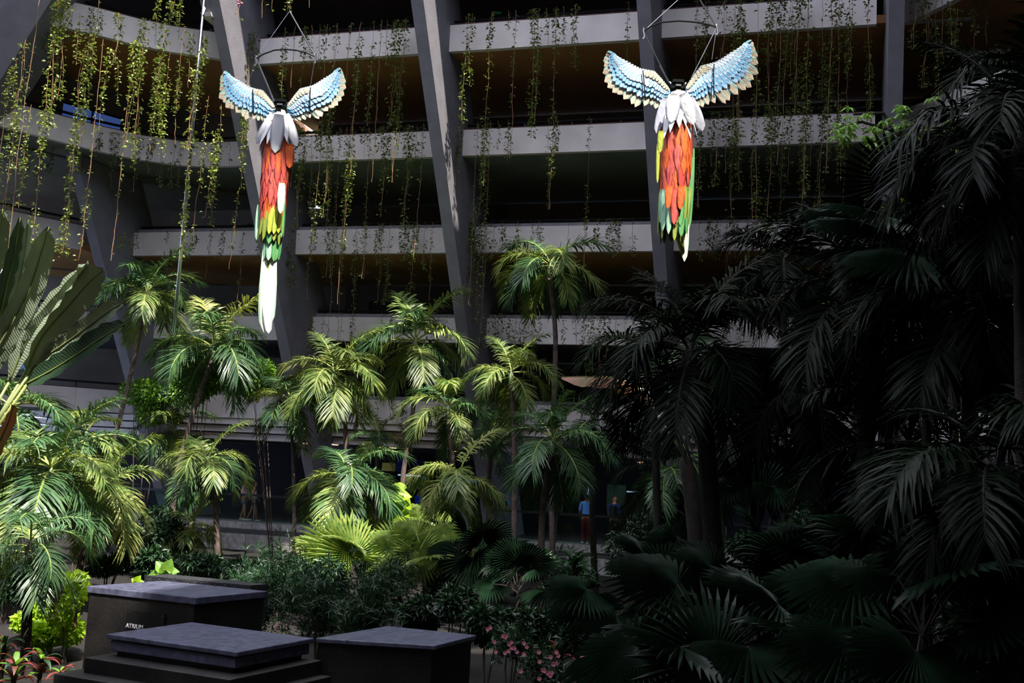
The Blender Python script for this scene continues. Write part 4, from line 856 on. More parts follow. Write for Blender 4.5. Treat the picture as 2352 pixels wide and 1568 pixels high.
def leafbump(m, sc_=60):
    N = m.node_tree.nodes; L = m.node_tree.links; t = N.new('ShaderNodeTexCoord'); wv = N.new('ShaderNodeTexWave'); wv.bands_direction = 'DIAGONAL'; wv.inputs['Scale'].default_value = sc_ / 3; wv.inputs['Distortion'].default_value = 1.0
    L.new(t.outputs['Object'], wv.inputs['Vector']); bp = N.new('ShaderNodeBump'); bp.inputs['Strength'].default_value = .25; bp.inputs['Distance'].default_value = .01; L.new(wv.outputs['Fac'], bp.inputs['Height']); L.new(bp.outputs[0], N['Principled BSDF'].inputs['Normal'])
for k in ('banana', 'bananadark'): leafbump(M[k])
BY = 11.0; bo = atY(-190, 1250, BY); e = empty('traveller_palm', (bo.x, BY, GZ)); tag(e, 'big paddle-leaved plant reaching in from the left edge', 'banana plant'); o = e.location
def bp_(x, y, d=0.0): return atY(x, y, BY - d) - o
trunk(e, [(0, 0, 0), (0.02, 0, 1.2), bp_(-200, 1180)], .13, M['trunk'])
hubb = bp_(-200, 1190)
vw = -Vector(atY(100, 700, BY)).normalized()
for (P, w_, fv, fo, mk, sd) in [
    ([(-45, 880), (0, 790), (62, 680), (92, 590), (112, 522)], 78, vw + Vector((.25, 0, .2)), .2, 'banana', (1, 1)),
    ([(20, 880), (70, 770), (140, 680), (185, 630), (200, 605)], 66, vw + Vector((-.2, .1, .75)), .35, 'banana', (1, 1)),
    ([(62, 850), (100, 770), (160, 700), (205, 648), (238, 620)], 100, vw + Vector((-.1, 0, .15)), .15, 'banana', (1, 1)),
    ([(85, 830), (140, 795), (200, 752), (250, 715), (288, 692)], 62, vw + Vector((-.15, 0, .35)), .25, 'banana', (1, 1)),
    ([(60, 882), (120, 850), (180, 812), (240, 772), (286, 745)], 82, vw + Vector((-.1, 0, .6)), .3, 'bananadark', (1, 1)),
    ([(-30, 800), (0, 720), (18, 640), (35, 570), (46, 500)], 50, vw + Vector((.5, 0, .1)), .2, 'bananadark', (1, 1)),
    ([(-80, 800), (-50, 700), (-25, 620), (-5, 550), (6, 480)], 66, vw + Vector((.3, 0, .1)), .2, 'banana', (1, 1)),
    ([(-20, 840), (20, 720), (45, 640), (58, 570), (64, 505)], 34, vw + Vector((.9, 0, .1)), .2, 'banana', (1, 1)),
    ([(-90, 1120), (-40, 1080), (0, 1010), (22, 960), (30, 930)], 40, vw + Vector((.5, 0, .1)), .35, 'bananared', (1, 1))]:
    paddle(e, [bp_(x, y, .15 * i) for i, (x, y) in enumerate(P)], w_ * BY / F * .74, fv, mk, fo, 'paddle_leaf', hubb + Vector((.02 * w_ / 10, 0, 0)), sides=sd)
# banana in the dark centre right
Yb = 19.0; bo = atY(1620, 1450, Yb); e = empty('banana_plant', (bo.x, Yb, GZ)); tag(e, 'shaded banana plant with one reddish horizontal leaf reaching left', 'banana plant'); o = e.location
def b2(x, y, d=0.0): return atY(x, y, Yb - d) - o
trunk(e, [(0, 0, 0), b2(1600, 1250), b2(1575, 1050)], .14, M['trunkdark'], 'stem')
hb = b2(1575, 1050); vw2 = -Vector(atY(1400, 900, Yb)).normalized()
paddle(e, [b2(1500, 930), b2(1462, 890, .2), b2(1410, 868, .3), b2(1350, 865, .5), b2(1290, 866, .6)], .52, Vector((0, -.35, 1)), 'bananared', -.55, 'paddle_leaf', hb)
paddle(e, [b2(1500, 940), b2(1480, 905), b2(1450, 885), b2(1415, 875), b2(1385, 880, .3)], .42, vw2 + Vector((0, 0, .8)), 'banana', -.6, 'paddle_leaf')
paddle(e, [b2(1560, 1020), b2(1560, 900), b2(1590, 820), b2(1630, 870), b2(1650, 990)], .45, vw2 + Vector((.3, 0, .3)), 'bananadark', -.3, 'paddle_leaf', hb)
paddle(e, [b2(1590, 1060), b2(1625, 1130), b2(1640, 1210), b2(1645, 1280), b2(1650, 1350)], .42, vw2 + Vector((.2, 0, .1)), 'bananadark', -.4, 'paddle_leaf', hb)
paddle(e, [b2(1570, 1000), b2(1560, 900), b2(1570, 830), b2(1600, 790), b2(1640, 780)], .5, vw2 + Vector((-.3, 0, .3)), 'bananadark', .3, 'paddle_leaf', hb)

# ------------------------------------------------------------------ shrubs, trees and small plants
def rnd_dirs(n, r, up=.35):
    D = r.normal(size=(n, 3)); D[:, 2] = D[:, 2] * .6 + up; return D / np.linalg.norm(D, axis=1, keepdims=True)
def shrub(name, cat, px, py, Y, wpx, hpx, n, ll, lw, mk, label, style='round', group=None, stems=5, base=None, whorl=0, depth=None, grp='garden shrubs', fk='foliage', rootdx=0.0):
    """leafy mass centred on a pixel; foliage is one uncountable part, stems are parts"""
    seed = int(px * 7 + py * 3 + Y) % 9973; r = np.random.RandomState(seed); c = atY(px, py, Y); W = wpx * Y / F / 2; H = hpx * Y / F / 2; Dp = depth or W
    e = empty(name, (c.x + rootdx, Y, GZ)); tag(e, label, cat, grp); o = e.location; cc = np.array(c - o)
    if cc[2] - H < 0: pass
    nb = max(3, int(6 * W * H) + 3)
    bc = r.normal(size=(nb, 3)); bc /= np.linalg.norm(bc, axis=1, keepdims=True); bc *= r.uniform(.2, .75, (nb, 1)); bc *= [W, Dp, H]; bc += cc
    tips = []
    if whorl:
        nw = n // whorl; k = r.randint(0, nb, nw); B = bc[k] + r.normal(size=(nw, 3)) * np.array([W, Dp, H]) * .33
        B[:, 2] = np.maximum(B[:, 2], .1); ax = rnd_dirs(nw, r, .6); P = np.repeat(B, whorl, 0); A = np.repeat(ax, whorl, 0)
        side = r.normal(size=(len(P), 3)); side -= (side * A).sum(1, keepdims=True) * A; side /= np.linalg.norm(side, axis=1, keepdims=True)
        D = side + A * r.uniform(-.1, .8, (len(P), 1)); P = P + A * r.uniform(0, ll * .5, (len(P), 1)); Nn = A + .2 * r.normal(size=A.shape)
    else:
        k = r.randint(0, nb, n); q = r.normal(size=(n, 3)); q /= np.linalg.norm(q, axis=1, keepdims=True); rad = r.uniform(.35, 1, (n, 1)) ** .5
        P = bc[k] + q * rad * np.array([W, Dp, H]) * .42; D = q + r.normal(size=(n, 3)) * .6; D[:, 2] -= .35; Nn = q + np.array([0, 0, .9]) + r.normal(size=(n, 3)) * .5
        P[:, 2] = np.maximum(P[:, 2], .05)
    mb = MB(); leafcloud(mb, P, D, Nn, ll * r.uniform(.7, 1.15, len(P)), lw * r.uniform(.8, 1.1, len(P)))
    tag(mb.build(fk, M[mk] if isinstance(mk, str) else [M[q] for q in mk], e), kind='stuff')
    for i in range(stems):
        b = Vector(bc[i % nb]); s = Vector((b.x * .15, b.y * .15, 0)); mb = MB(); mb.tube([s, s.lerp(b, .5) + Vector((r.uniform(-.05, .05), 0, .08)), b], [.022, .015, .006], 5); mb.build('stem', M['trunk'], e)
    return e
# leafy trees among the palms
shrub('leafy_tree', 'tree', 470, 855, 36, 250, 150, 5200, .17, .085, 'leaf', 'bright small-leaved tree crown behind the drooping palm on the left', stems=7, grp='broadleaf trees')
shrub('leafy_tree', 'tree', 345, 905, 37, 150, 130, 2600, .17, .085, 'leaf', 'small-leaved tree crown around the leaning trunk', stems=5, grp='broadleaf trees')
shrub('leafy_tree', 'tree', 590, 870, 37, 120, 150, 2200, .17, .085, 'leaf', 'small-leaved tree crown left of the parrot tail tip', rootdx=1.2, stems=5, grp='broadleaf trees')
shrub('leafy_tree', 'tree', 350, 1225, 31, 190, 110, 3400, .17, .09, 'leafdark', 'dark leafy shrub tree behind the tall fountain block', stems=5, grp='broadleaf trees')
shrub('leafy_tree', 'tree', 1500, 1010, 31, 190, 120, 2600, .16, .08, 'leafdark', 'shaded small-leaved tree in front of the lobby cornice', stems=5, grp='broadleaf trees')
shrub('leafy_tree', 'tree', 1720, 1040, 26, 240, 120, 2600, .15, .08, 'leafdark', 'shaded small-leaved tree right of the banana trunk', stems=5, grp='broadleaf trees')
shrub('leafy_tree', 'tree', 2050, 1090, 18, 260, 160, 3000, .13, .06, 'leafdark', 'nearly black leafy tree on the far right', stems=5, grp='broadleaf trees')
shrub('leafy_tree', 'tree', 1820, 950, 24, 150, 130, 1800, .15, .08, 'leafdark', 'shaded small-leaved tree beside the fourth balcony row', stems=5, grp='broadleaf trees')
# narrow-leaved shrubs behind the fountain
for i, (px, py, Y, w_, h_, n, lb) in enumerate([
    (570, 1395, 19.0, 130, 190, 3600, 'left'), (650, 1345, 21, 150, 190, 3800, 'second'), (735, 1390, 19, 160, 170, 3800, 'middle'),
    (835, 1400, 18, 150, 150, 3200, 'fourth'), (600, 1335, 24, 120, 70, 1600, 'rear'), (900, 1350, 21, 130, 130, 2600, 'right-hand')]):
    shrub('narrow_leaf_shrub', 'shrub', px, py, Y, w_, h_, n, .16, .022, 'leafdark', '%s dark narrow-leaved shrub behind the fountain blocks' % lb, whorl=8, stems=4, grp='narrow-leaved shrubs')
shrub('narrow_leaf_shrub', 'shrub', 1290, 1330, 24, 150, 100, 1800, .22, .035, 'leafdark', 'shaded narrow-leaved shrub behind the strap-leaf plant', whorl=9, stems=3, grp='narrow-leaved shrubs')
# lime ground cover and climbers at the left
for i, (px, py, Y, w_, h_, n, lb) in enumerate([(130, 1440, 18.5, 130, 120, 2600, 'bright lime ground cover heaped left of the water spout'), (75, 1400, 20, 100, 90, 1500, 'lime ground cover behind the lower left palm trunk'),
                                       (160, 1385, 18.2, 40, 130, 500, 'narrow climbing lime plant beside the rough spout stone')]):
    shrub('ground_cover', 'plant', px, py, Y, w_, h_, n, .10, .07, 'lime', lb, stems=2, grp='lime ground cover', depth=1.1)
def leafy(name, cat, px, py, Y, leaves, mk, label, base=None, shape='heart', stemm='vinestem', grp='large-leaved plants'):
    """plant whose big leaves are placed one by one: (px,py,size_px,tilt)"""
    b = atY(base[0], base[1], Y) if base else atY(px, py, Y); e = empty(name, (b.x, Y, b.z if base else GZ)); tag(e, label, cat, grp); o = e.location; r = random.Random(int(px + py))
    top = atY(px, py, Y) - o; mb = MB(); mb.tube([(0, 0, 0), top * .5 + Vector((.03, 0, 0)), top], [.03, .025, .012], 6); mb.build('stem', M[stemm], e)
    for (lx, ly, sz, az) in leaves:
        c = atY(lx, ly, Y - r.uniform(0, .3)) - o; s = sz * Y / F; view = -Vector(atY(lx, ly, Y)).normalized()
        d = Vector((math.cos(az), 0, math.sin(az))); nrm = view + Vector((r.uniform(-.3, .3), 0, .7)); S = d.cross(nrm).normalized(); N2 = S.cross(d)
        prof = [(0, .05), (-.12, .35), (.05, .5), (.3, .52), (.55, .4), (.8, .2), (1, .01)] if shape == 'heart' else [(0, .04), (.15, .14), (.4, .2), (.7, .16), (1, .01)]
        V = []
        for t, w_ in prof:
            for u in (-1, -.5, 0, .5, 1): V.append(tuple(c - d * s * .5 + d * s * t + S * s * w_ * u + N2 * (s * w_ * abs(u) * .3 - s * .18 * t * t)))
        mb = MB(); mb.add(V, [(i * 5 + k, i * 5 + k + 1, (i + 1) * 5 + k + 1, (i + 1) * 5 + k) for i in range(len(prof) - 1) for k in range(4)]); mb.build('leaf', M[mk], e, smooth=True)
        mb = MB(); mb.tube([top * r.uniform(.5, .95), (top + c) * .5, c - d * s * .4], [.008, .006, .005], 4); mb.build('leaf_stalk', M[stemm], e)
    return e
leafy('golden_climber', 'plant', 172, 1335, 18.3, [(150, 1322, 22, 3.3), (168, 1322, 22, .9), (183, 1318, 24, .2), (185, 1330, 22, -.3), (158, 1333, 24, 3.6), (170, 1345, 22, -1.4), (152, 1350, 20, 3.9), (176, 1358, 20, -1.2), (160, 1368, 20, -2), (172, 1376, 18, -1.3)], 'lime', 'golden round-leaved climber above the spout stone', (172, 1440))
leafy('elephant_ear', 'plant', 378, 1312, 24, [(352, 1318, 24, 3.2), (366, 1298, 26, 2.2), (388, 1296, 28, 1.2), (398, 1312, 26, .2), (378, 1316, 22, -1.4), (400, 1328, 22, -.5), (362, 1330, 20, 3.9)], 'leaf', 'round-leaved green plant behind the top of the tall fountain block', (380, 1400))
leafy('croton', 'plant', 314, 1336, 23.5, [(308, 1332, 16, 2.5), (318, 1328, 16, 1.0), (324, 1336, 14, .3), (306, 1340, 14, 3.5)], 'lime', 'small yellow-leaved plant just above the fountain block edge', (314, 1400))
leafy('croton', 'plant', 354, 1334, 23.5, [(346, 1332, 15, 2.8), (354, 1326, 16, 1.5), (362, 1332, 16, .4), (352, 1338, 14, 4)], 'lime', 'small yellow-leaved plant right of the other one behind the fountain block', (354, 1400))
leafy('elephant_ear', 'plant', 900, 1150, 31, [(903, 1126, 44, 2.9), (925, 1138, 40, .1), (932, 1156, 36, -.6), (914, 1170, 34, -1.7), (904, 1190, 26, -2.4), (868, 1212, 34, 3.4), (930, 1188, 30, -.9)], 'lime', 'glowing large-leaved plant in front of the lobby rail', (905, 1340))
e = leafy('spear_plant', 'plant', 884, 1240, 30, [(886, 1180, 90, 1.5), (846, 1185, 70, 1.65), (800, 1180, 40, 1.4)], 'fan', 'plant with upright folded leaf left of the glowing large leaves', (884, 1370), 'spear')
# layered strap-leaf plant (dracaena) at the centre right
def rosette(name, cat, px, py, Y, Rpx, n, mk, label, layers=1, el=(.1, 1.2), wd=.10, stem=True, grp='strap-leaved plants'):
    r = random.Random(int(px * 3 + py)); c = atY(px, py, Y); R = Rpx * Y / F; e = empty(name, (c.x, Y, GZ)); tag(e, label, cat, grp); o = e.location; c = c - o
    if stem and c.z > .1: mb = MB(); mb.tube([(0, 0, 0), (c.x * .5, 0, c.z * .5), c], [.04, .035, .03], 6); mb.build('stem', M['trunkdark'], e)
    for k in range(layers):
        cz = c - Vector((0, 0, k * R * .55)); 
        for i in range(n):
            az = i * 2.4 + k + r.uniform(-.2, .2); e0 = r.uniform(*el); L = R * r.uniform(.8, 1.1); V = []; K = 7
            p = Vector(cz); 
            for j in range(K):
                t = j / (K - 1); d = pol(az, e0 - 1.6 * t * t); S = Vector((-math.sin(az), math.cos(az), 0)); w_ = R * wd * (math.sin(PI * (.15 + .83 * t)))
                N2 = S.cross(d); V += [tuple(p - S * w_ + N2 * -w_ * .3), tuple(p), tuple(p + S * w_ + N2 * -w_ * .3)]; p = p + d * L / (K - 1)
            mb = MB(); mb.add(V, [(j * 3 + q, j * 3 + q + 1, j * 3 + q + 4, j * 3 + q + 3) for j in range(K - 1) for q in range(2)]); mb.build('strap_leaf', M[mk if isinstance(mk, str) else r.choice(mk)], e, smooth=True)
    return e
rosette('dracaena', 'plant', 1318, 1300, 21, 62, 12, 'leafdark', 'layered strap-leaf plant in shade right of centre', layers=4, wd=.12)
rosette('cordyline', 'plant', 1400, 1490, 15, 45, 12, ['red', 'red', 'pink'], 'pink and red strap-leaf plant at the bottom right of centre', layers=1)
for i, (px, py, Y, R, lb) in enumerate([(35, 1530, 14.5, 60, 'reddish strap-leaf plant in the bottom left corner'), (95, 1515, 15, 55, 'reddish strap-leaf plant left of the falling water'), (140, 1545, 14.2, 45, 'small reddish plant at the foot of the tall fountain block'),
                                         (1285, 1500, 16, 50, 'red-leaved plant right of the pink flowers'), (1330, 1530, 15, 45, 'red-leaved plant below the shaded fan palm'), (10, 1480, 16, 50, 'reddish plant against the left edge above the corner')]):
    rosette('cordyline', 'plant', px, py, Y, R, 11, ['red', 'leafdark', 'red', 'leaf'], lb, layers=2, wd=.11)
# pink flowering shrub
for (px, py, Y, lb) in [(1170, 1480, 16.5, 'pink-flowered shrub right of the right fountain block'), (1235, 1540, 15.5, 'low pink-flowered shrub at the bottom edge')]:
    e = shrub('flowering_shrub', 'shrub', px, py, Y, 130, 90, 1500, .09, .03, 'leafdark', lb, whorl=6, stems=3, grp='flowering shrubs'); r = random.Random(px)
    for i in range(16):
        c = atY(px + r.uniform(-55, 55), py + r.uniform(-45, 20), Y - .4) - e.location; mb = MB()
        for k in range(5):
            a = k * 2 * PI / 5; d = Vector((math.cos(a), -.4, math.sin(a))) * .035; s = Vector((-math.sin(a), 0, math.cos(a))) * .016; mb.add([tuple(c), tuple(c + d * .6 + s), tuple(c + d), tuple(c + d * .6 - s)], [(0, 1, 2, 3)])
        mb.build('flower', M['pink'], e)
# tree with hand-shaped leaves entering from the right, and pale cluster under it
def hand_tree(Y, pts, brs, label, mk, sz, seed, base):
    r = np.random.RandomState(seed); b = atY(base[0], base[1], Y); e = empty('umbrella_tree', (b.x, Y, GZ)); tag(e, label, 'tree', 'broadleaf trees'); o = e.location
    for br in brs: 
        mb = MB(); mb.tube([atY(x, y, Y) - o for x, y in br], [.035 * (1 - .6 * i / len(br)) for i in range(len(br))], 6); mb.build('branch', M['trunkdark'], e)
    mb = MB(); q = atY(*brs[0][0], Y) - o; mb.tube([(0, 0, 0), q * .5 + Vector((.1, 0, 0)), q], [.09, .08, .05], 7); mb.build('trunk', M['trunkdark'], e)
    for (x, y) in pts:
        c = np.array(atY(x, y, Y + r.uniform(-.5, .5)) - o); mb = MB(); n = 7; s = sz * Y / F; a = np.arange(n) * 2 * PI / n + r.uniform(0, 6)
        D = np.stack([np.cos(a), np.sin(a) * .8, -.55 + .25 * r.normal(size=n)], 1); leafcloud(mb, np.tile(c, (n, 1)), D, np.tile([0, -.5, 1.], (n, 1)), s * r.uniform(.8, 1.1, n), s * .34)
        mb.build('leaf', M[mk], e)
r_ = np.random.RandomState(4)
pts = [(1985 + 95 * math.cos(a) * q + r_.normal() * 14, 300 + 45 * math.sin(a) * q + r_.normal() * 10) for a, q in zip(r_.uniform(0, 6.28, 46), r_.uniform(.1, 1, 46))] + [(2090 + r_.normal() * 45, 300 + r_.normal() * 40) for _ in range(26)]
hand_tree(16, pts, [[(2190, 420), (2120, 350), (2050, 300), (1980, 280), (1930, 290)], [(2120, 350), (2060, 330), (1990, 325)], [(2050, 300), (2030, 260), (1960, 262)]], 'umbrella-leaved tree branch reaching in front of the rightmost fin', 'leaf', 24, 3, (2230, 1500))
pts = [(2085 + r_.normal() * 38, 478 + r_.normal() * 22) for _ in range(34)]
hand_tree(17, pts, [[(2170, 620), (2120, 540), (2080, 480)], [(2120, 540), (2060, 500)]], 'pale yellow-green leaf cluster between the dark right-hand palms', 'lime', 20, 5, (2200, 1480))
pts = [(1925 + r_.normal() * 26, 700 + r_.normal() * 38) for _ in range(20)] 
hand_tree(19, pts, [[(1960, 800), (1935, 740), (1920, 690)]], 'small yellow-green leaf cluster deep among the right-hand palms', 'leaf', 16, 6, (1970, 1420))
# dark filler shrubs on the floor of the garden
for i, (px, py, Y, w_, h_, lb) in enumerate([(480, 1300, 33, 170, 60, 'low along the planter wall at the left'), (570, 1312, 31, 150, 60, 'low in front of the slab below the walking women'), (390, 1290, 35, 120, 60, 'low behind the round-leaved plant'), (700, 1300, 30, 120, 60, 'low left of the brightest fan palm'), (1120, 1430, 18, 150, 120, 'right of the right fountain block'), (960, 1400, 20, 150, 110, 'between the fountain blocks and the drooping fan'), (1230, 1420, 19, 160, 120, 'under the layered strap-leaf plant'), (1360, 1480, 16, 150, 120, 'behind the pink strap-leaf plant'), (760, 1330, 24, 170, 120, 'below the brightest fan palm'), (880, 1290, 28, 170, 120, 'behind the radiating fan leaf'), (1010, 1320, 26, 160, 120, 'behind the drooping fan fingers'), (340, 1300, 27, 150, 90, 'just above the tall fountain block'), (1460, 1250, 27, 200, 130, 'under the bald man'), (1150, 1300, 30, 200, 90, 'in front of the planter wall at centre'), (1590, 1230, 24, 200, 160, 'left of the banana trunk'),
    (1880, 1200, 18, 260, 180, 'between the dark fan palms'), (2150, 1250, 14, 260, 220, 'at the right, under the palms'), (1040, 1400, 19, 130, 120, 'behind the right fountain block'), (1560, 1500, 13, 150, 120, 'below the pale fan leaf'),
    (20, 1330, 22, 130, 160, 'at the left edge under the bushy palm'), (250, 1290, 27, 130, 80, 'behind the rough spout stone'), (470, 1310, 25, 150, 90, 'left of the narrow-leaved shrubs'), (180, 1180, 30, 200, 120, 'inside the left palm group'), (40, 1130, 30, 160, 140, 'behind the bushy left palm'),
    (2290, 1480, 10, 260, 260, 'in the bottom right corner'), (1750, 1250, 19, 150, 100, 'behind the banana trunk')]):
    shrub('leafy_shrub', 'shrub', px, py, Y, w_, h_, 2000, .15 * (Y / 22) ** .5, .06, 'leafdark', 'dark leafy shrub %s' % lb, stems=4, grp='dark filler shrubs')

# ------------------------------------------------------------------ hanging vines
def vine_meshes(kind, L, seed, dens, spread, size):
    r = np.random.RandomState(seed); K = int(L * 5) + 2; zz = -np.linspace(0, L, K); wob = .02 * np.cumsum(r.normal(size=(K, 2)), 0) / math.sqrt(K) * 3; wob[0] = 0
    mb = MB(); mb.tube([(wob[i, 0], wob[i, 1], zz[i]) for i in range(K)], .007 if kind != 'cord' else .010, 3)
    if kind == 'bushy':
        w2 = wob + .05 * np.sin(np.linspace(0, L * 2.2, K))[:, None]; mb.tube([(w2[i, 0], w2[i, 1], zz[i]) for i in range(K)], .006, 3)
    st = mb.mesh('vine_stem', M['vinestem'])
    n = int(L * dens); t = np.sort(r.uniform(0.01, 1, n)); dn = .55 + .45 * np.sin(t * L * 1.7 + seed) ; t = t[r.uniform(0, 1, n) < dn]; n = len(t)
    P = np.stack([np.interp(t, np.linspace(0, 1, K), wob[:, 0]), np.interp(t, np.linspace(0, 1, K), wob[:, 1]), -t * L], 1)
    a = r.uniform(0, 2 * PI, n); rad = spread * r.uniform(.1, 1, n) * (.4 + .6 * np.abs(np.sin(t * L * 2.1 + seed * 1.3))); S = np.stack([np.cos(a), np.sin(a), np.zeros(n)], 1); P = P + S * rad[:, None]
    D = S + np.stack([np.zeros(n), np.zeros(n), r.uniform(-.7, .25, n)], 1) + r.normal(size=(n, 3)) * .25; Nn = np.tile([0, 0, 1.], (n, 1)) + S * .35 + r.normal(size=(n, 3)) * .3
    mb = MB(); leafcloud(mb, P, D, Nn, size * r.uniform(.6, 1.15, n), size * .62)
    return st, mb
VM = {}
SPEC = {'bushy': (100, .15, .125), 'mid': (62, .10, .12), 'thin': (30, .055, .11), 'cord': (10, .035, .09)}
def vine_get(kind, L, shade):
    Ls = [.8, 1.4, 2.2, 3.2, 4.5, 6.0, 8.0]; q = min(Ls, key=lambda x: abs(math.log(x / max(L, .3)))); v = VMR.randrange(3); key = (kind, q, v, shade)
    if key not in VM:
        d, sprd, sz = SPEC[kind]; st, mb = vine_meshes(kind, q, int(q * 10) + v * 7 + len(kind), d, sprd, sz); VM[key] = (st, mb.mesh('vine_foliage', M['vineshade' if shade else 'vine']), q)  # sunlit and shaded vines differ only by painted leaf colour
    return VM[key]
VMR = random.Random(5)
VC = {}
def vine(px, y0, y1, Y, kind='mid', shade=True, where='', zt=None):
    top = atY(px, y0, Y) if zt is None else None
    if zt is not None:
        r0 = ray(px, y0); t = (zt) / r0.z; top = r0 * t if False else atY(px, y0, Y); top.z = zt
    zb = atY(px, y1, Y).z; L = max(.35, top.z - zb); st, fo, q = vine_get(kind, L, shade)
    VC[where] = VC.get(where, 0) + 1
    desc = {'bushy': 'thick leafy vine', 'mid': 'leafy vine', 'thin': 'sparse vine', 'cord': 'bare vine'}[kind]
    o = bpy.data.objects.new('hanging_vine', st); o.location = top; s = L / q; o.scale = (1, 1, s); o.rotation_euler = (0, 0, VMR.uniform(0, 6.28)); link(o)
    tag(o, '%s, %s from left %s' % (desc, ORD[VC[where] - 1], where), 'vine', 'vines ' + where)
    f = bpy.data.objects.new('foliage', fo); link(f, o); tag(f, kind='stuff'); return o
def fac_vine(px, row, y1, kind, where, shade=True, y0=None):
    z = ROWZ[row] + PH + .05; r0 = ray(px, 0 if y0 is None else y0)
    # ray column px meets the plane just in front of the parapet top at height z
    for yy in range(3):
        pass
    lo, hi = -900, 1500
    for _ in range(40):
        m = (lo + hi) / 2; d = ray(px, m); k = D0 / (d.y + LE * d.z + KX * d.x) if (d.y + LE * d.z + KX * d.x) > 0 else 1e9
        if (d * k).z > z: lo = m
        else: hi = m
    p = d * k; p = p + NV * .10
    zb = atY(px, y1, p.y).z; L = max(.35, z - zb); st, fo, q = vine_get(kind, L, shade); VC[where] = VC.get(where, 0) + 1
    desc = {'bushy': 'thick leafy vine', 'mid': 'leafy vine', 'thin': 'sparse vine', 'cord': 'bare vine'}[kind]
    o = bpy.data.objects.new('hanging_vine', st); o.location = (p.x, p.y, z); o.scale = (1, 1, L / q); o.rotation_euler = (0, 0, VMR.uniform(0, 6.28)); link(o)
    tag(o, '%s, %s from left %s' % (desc, ORD[VC[where] - 1], where), 'vine', 'vines ' + where)
    f = bpy.data.objects.new('foliage', fo); link(f, o); tag(f, kind='stuff')
W_ = {1: 'on top balcony row', 2: 'on second balcony row', 3: 'on third balcony row', 4: 'on fourth balcony row', 5: 'on lowest balcony row'}
BAY = {1: 'between second and third fins', 2: 'between third and fourth fins', 3: 'between fourth and fifth fins'}
VD = {(3, 1): 'b583,330 m598,160 m658,240 c682,200 m705,430 t719,150 m738,160 m756,560 b778,500 t811,200 b833,570 m863,290 c880,420 m892,150 b915,290 b935,420',
      (3, 2): 'm1079,287 m1088,200 m1133,430 t1187,365 t1170,70 b1229,312 m1241,290 t1256,80 m1280,480 t1297,95 m1324,155 t1445,200',
      (3, 3): 't1603,220 m1620,210 t1652,45 b1668,150 b1703,330 m1743,560 b1771,330 t1786,120 m1814,260 t1823,180 b1857,450 m1888,220 b1911,400 m1950,300 t1962,150 m1996,520 m1690,330 m1800,380 b1840,260 m1930,420',
      (4, 1): 'b690,340 b703,520 t722,500 b738,345 m761,560 t784,640 m800,600 c809,700 m840,330 t851,640 b881,350 b892,500 m917,345 b943,520 m960,380 t975,600',
      (4, 2): 'm1063,430 t1100,700 m1118,500 t1128,640 t1145,340 m1170,368 t1261,480 m1280,345 t1356,640',
      (4, 3): 'b1607,480 b1653,430 b1686,500 m1700,440 t1732,560 b1775,540 m1800,500 m1814,420 b1846,490 t1862,380 b1893,550 t1925,420 t1943,490 m1989,530 m1640,380 m1670,400 m1905,360',
      (5, 1): 't598,600 m670,610 b684,660 t722,690 m729,580 m765,640 t775,780 t795,820 m821,830 b842,640 b871,610 t883,700 m901,700 m925,585 b939,600 b960,760 m979,620 t996,690',
      (5, 2): 'b1080,640 b1092,680 b1108,740 t1120,800 m1134,600 m1156,560 m1191,620 t1220,560 m1240,560 t1351,640 m1376,572 b1405,577 b1420,590 m1453,590 b1070,620',
      (5, 3): 'm1607,600 b1632,580 m1650,600 t1668,640 b1688,590 m1720,600 b1760,610 m1790,590 m1822,590 b1865,620 b1890,640 m1912,600 m1940,600 m1965,600 t1990,600',
      (6, 1): 'm660,800 m690,790 m720,810 t745,860 m790,800 m812,790 m880,780 m905,800 m1010,800 t1030,790',
      (6, 2): 'm1098,790 m1112,800 t1126,780 m1140,870 b1155,880 m1172,790 t1186,800 m1200,790 m1214,860 m1228,800 t1242,780 m1300,790 m1320,780 m1345,800 t1370,790 b1385,860 m1400,870 m1420,800 m1440,790 t1460,880 m1360,880',
      (6, 3): 'm1640,800 m1672,790 b1700,800 m1730,860 t1760,800 m1800,800 m1850,800 m1900,790',
      (7, 1): 'b750,1010 b765,1000 m740,990 b870,1020 m905,960 b930,1010 m700,980 t680,960 m985,1000 m1010,990',
      (7, 2): 'm1100,1000 m1140,1010 b1200,1000 m1300,1000 t1340,990 b1460,1010 b1480,1020 m1500,1000 m1420,1000',
      (7, 3): 'm1700,1010 b1760,1020 m1820,1010 m1880,1000 b1930,1010'}
KN = dict(b='bushy', m='mid', t='thin', c='cord')
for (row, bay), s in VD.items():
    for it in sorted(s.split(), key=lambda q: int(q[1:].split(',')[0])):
        px, y1 = map(int, it[1:].split(',')); fac_vine(px, row, y1, KN[it[0]], '%s %s' % (W_[row - 2], BAY[bay]), True)
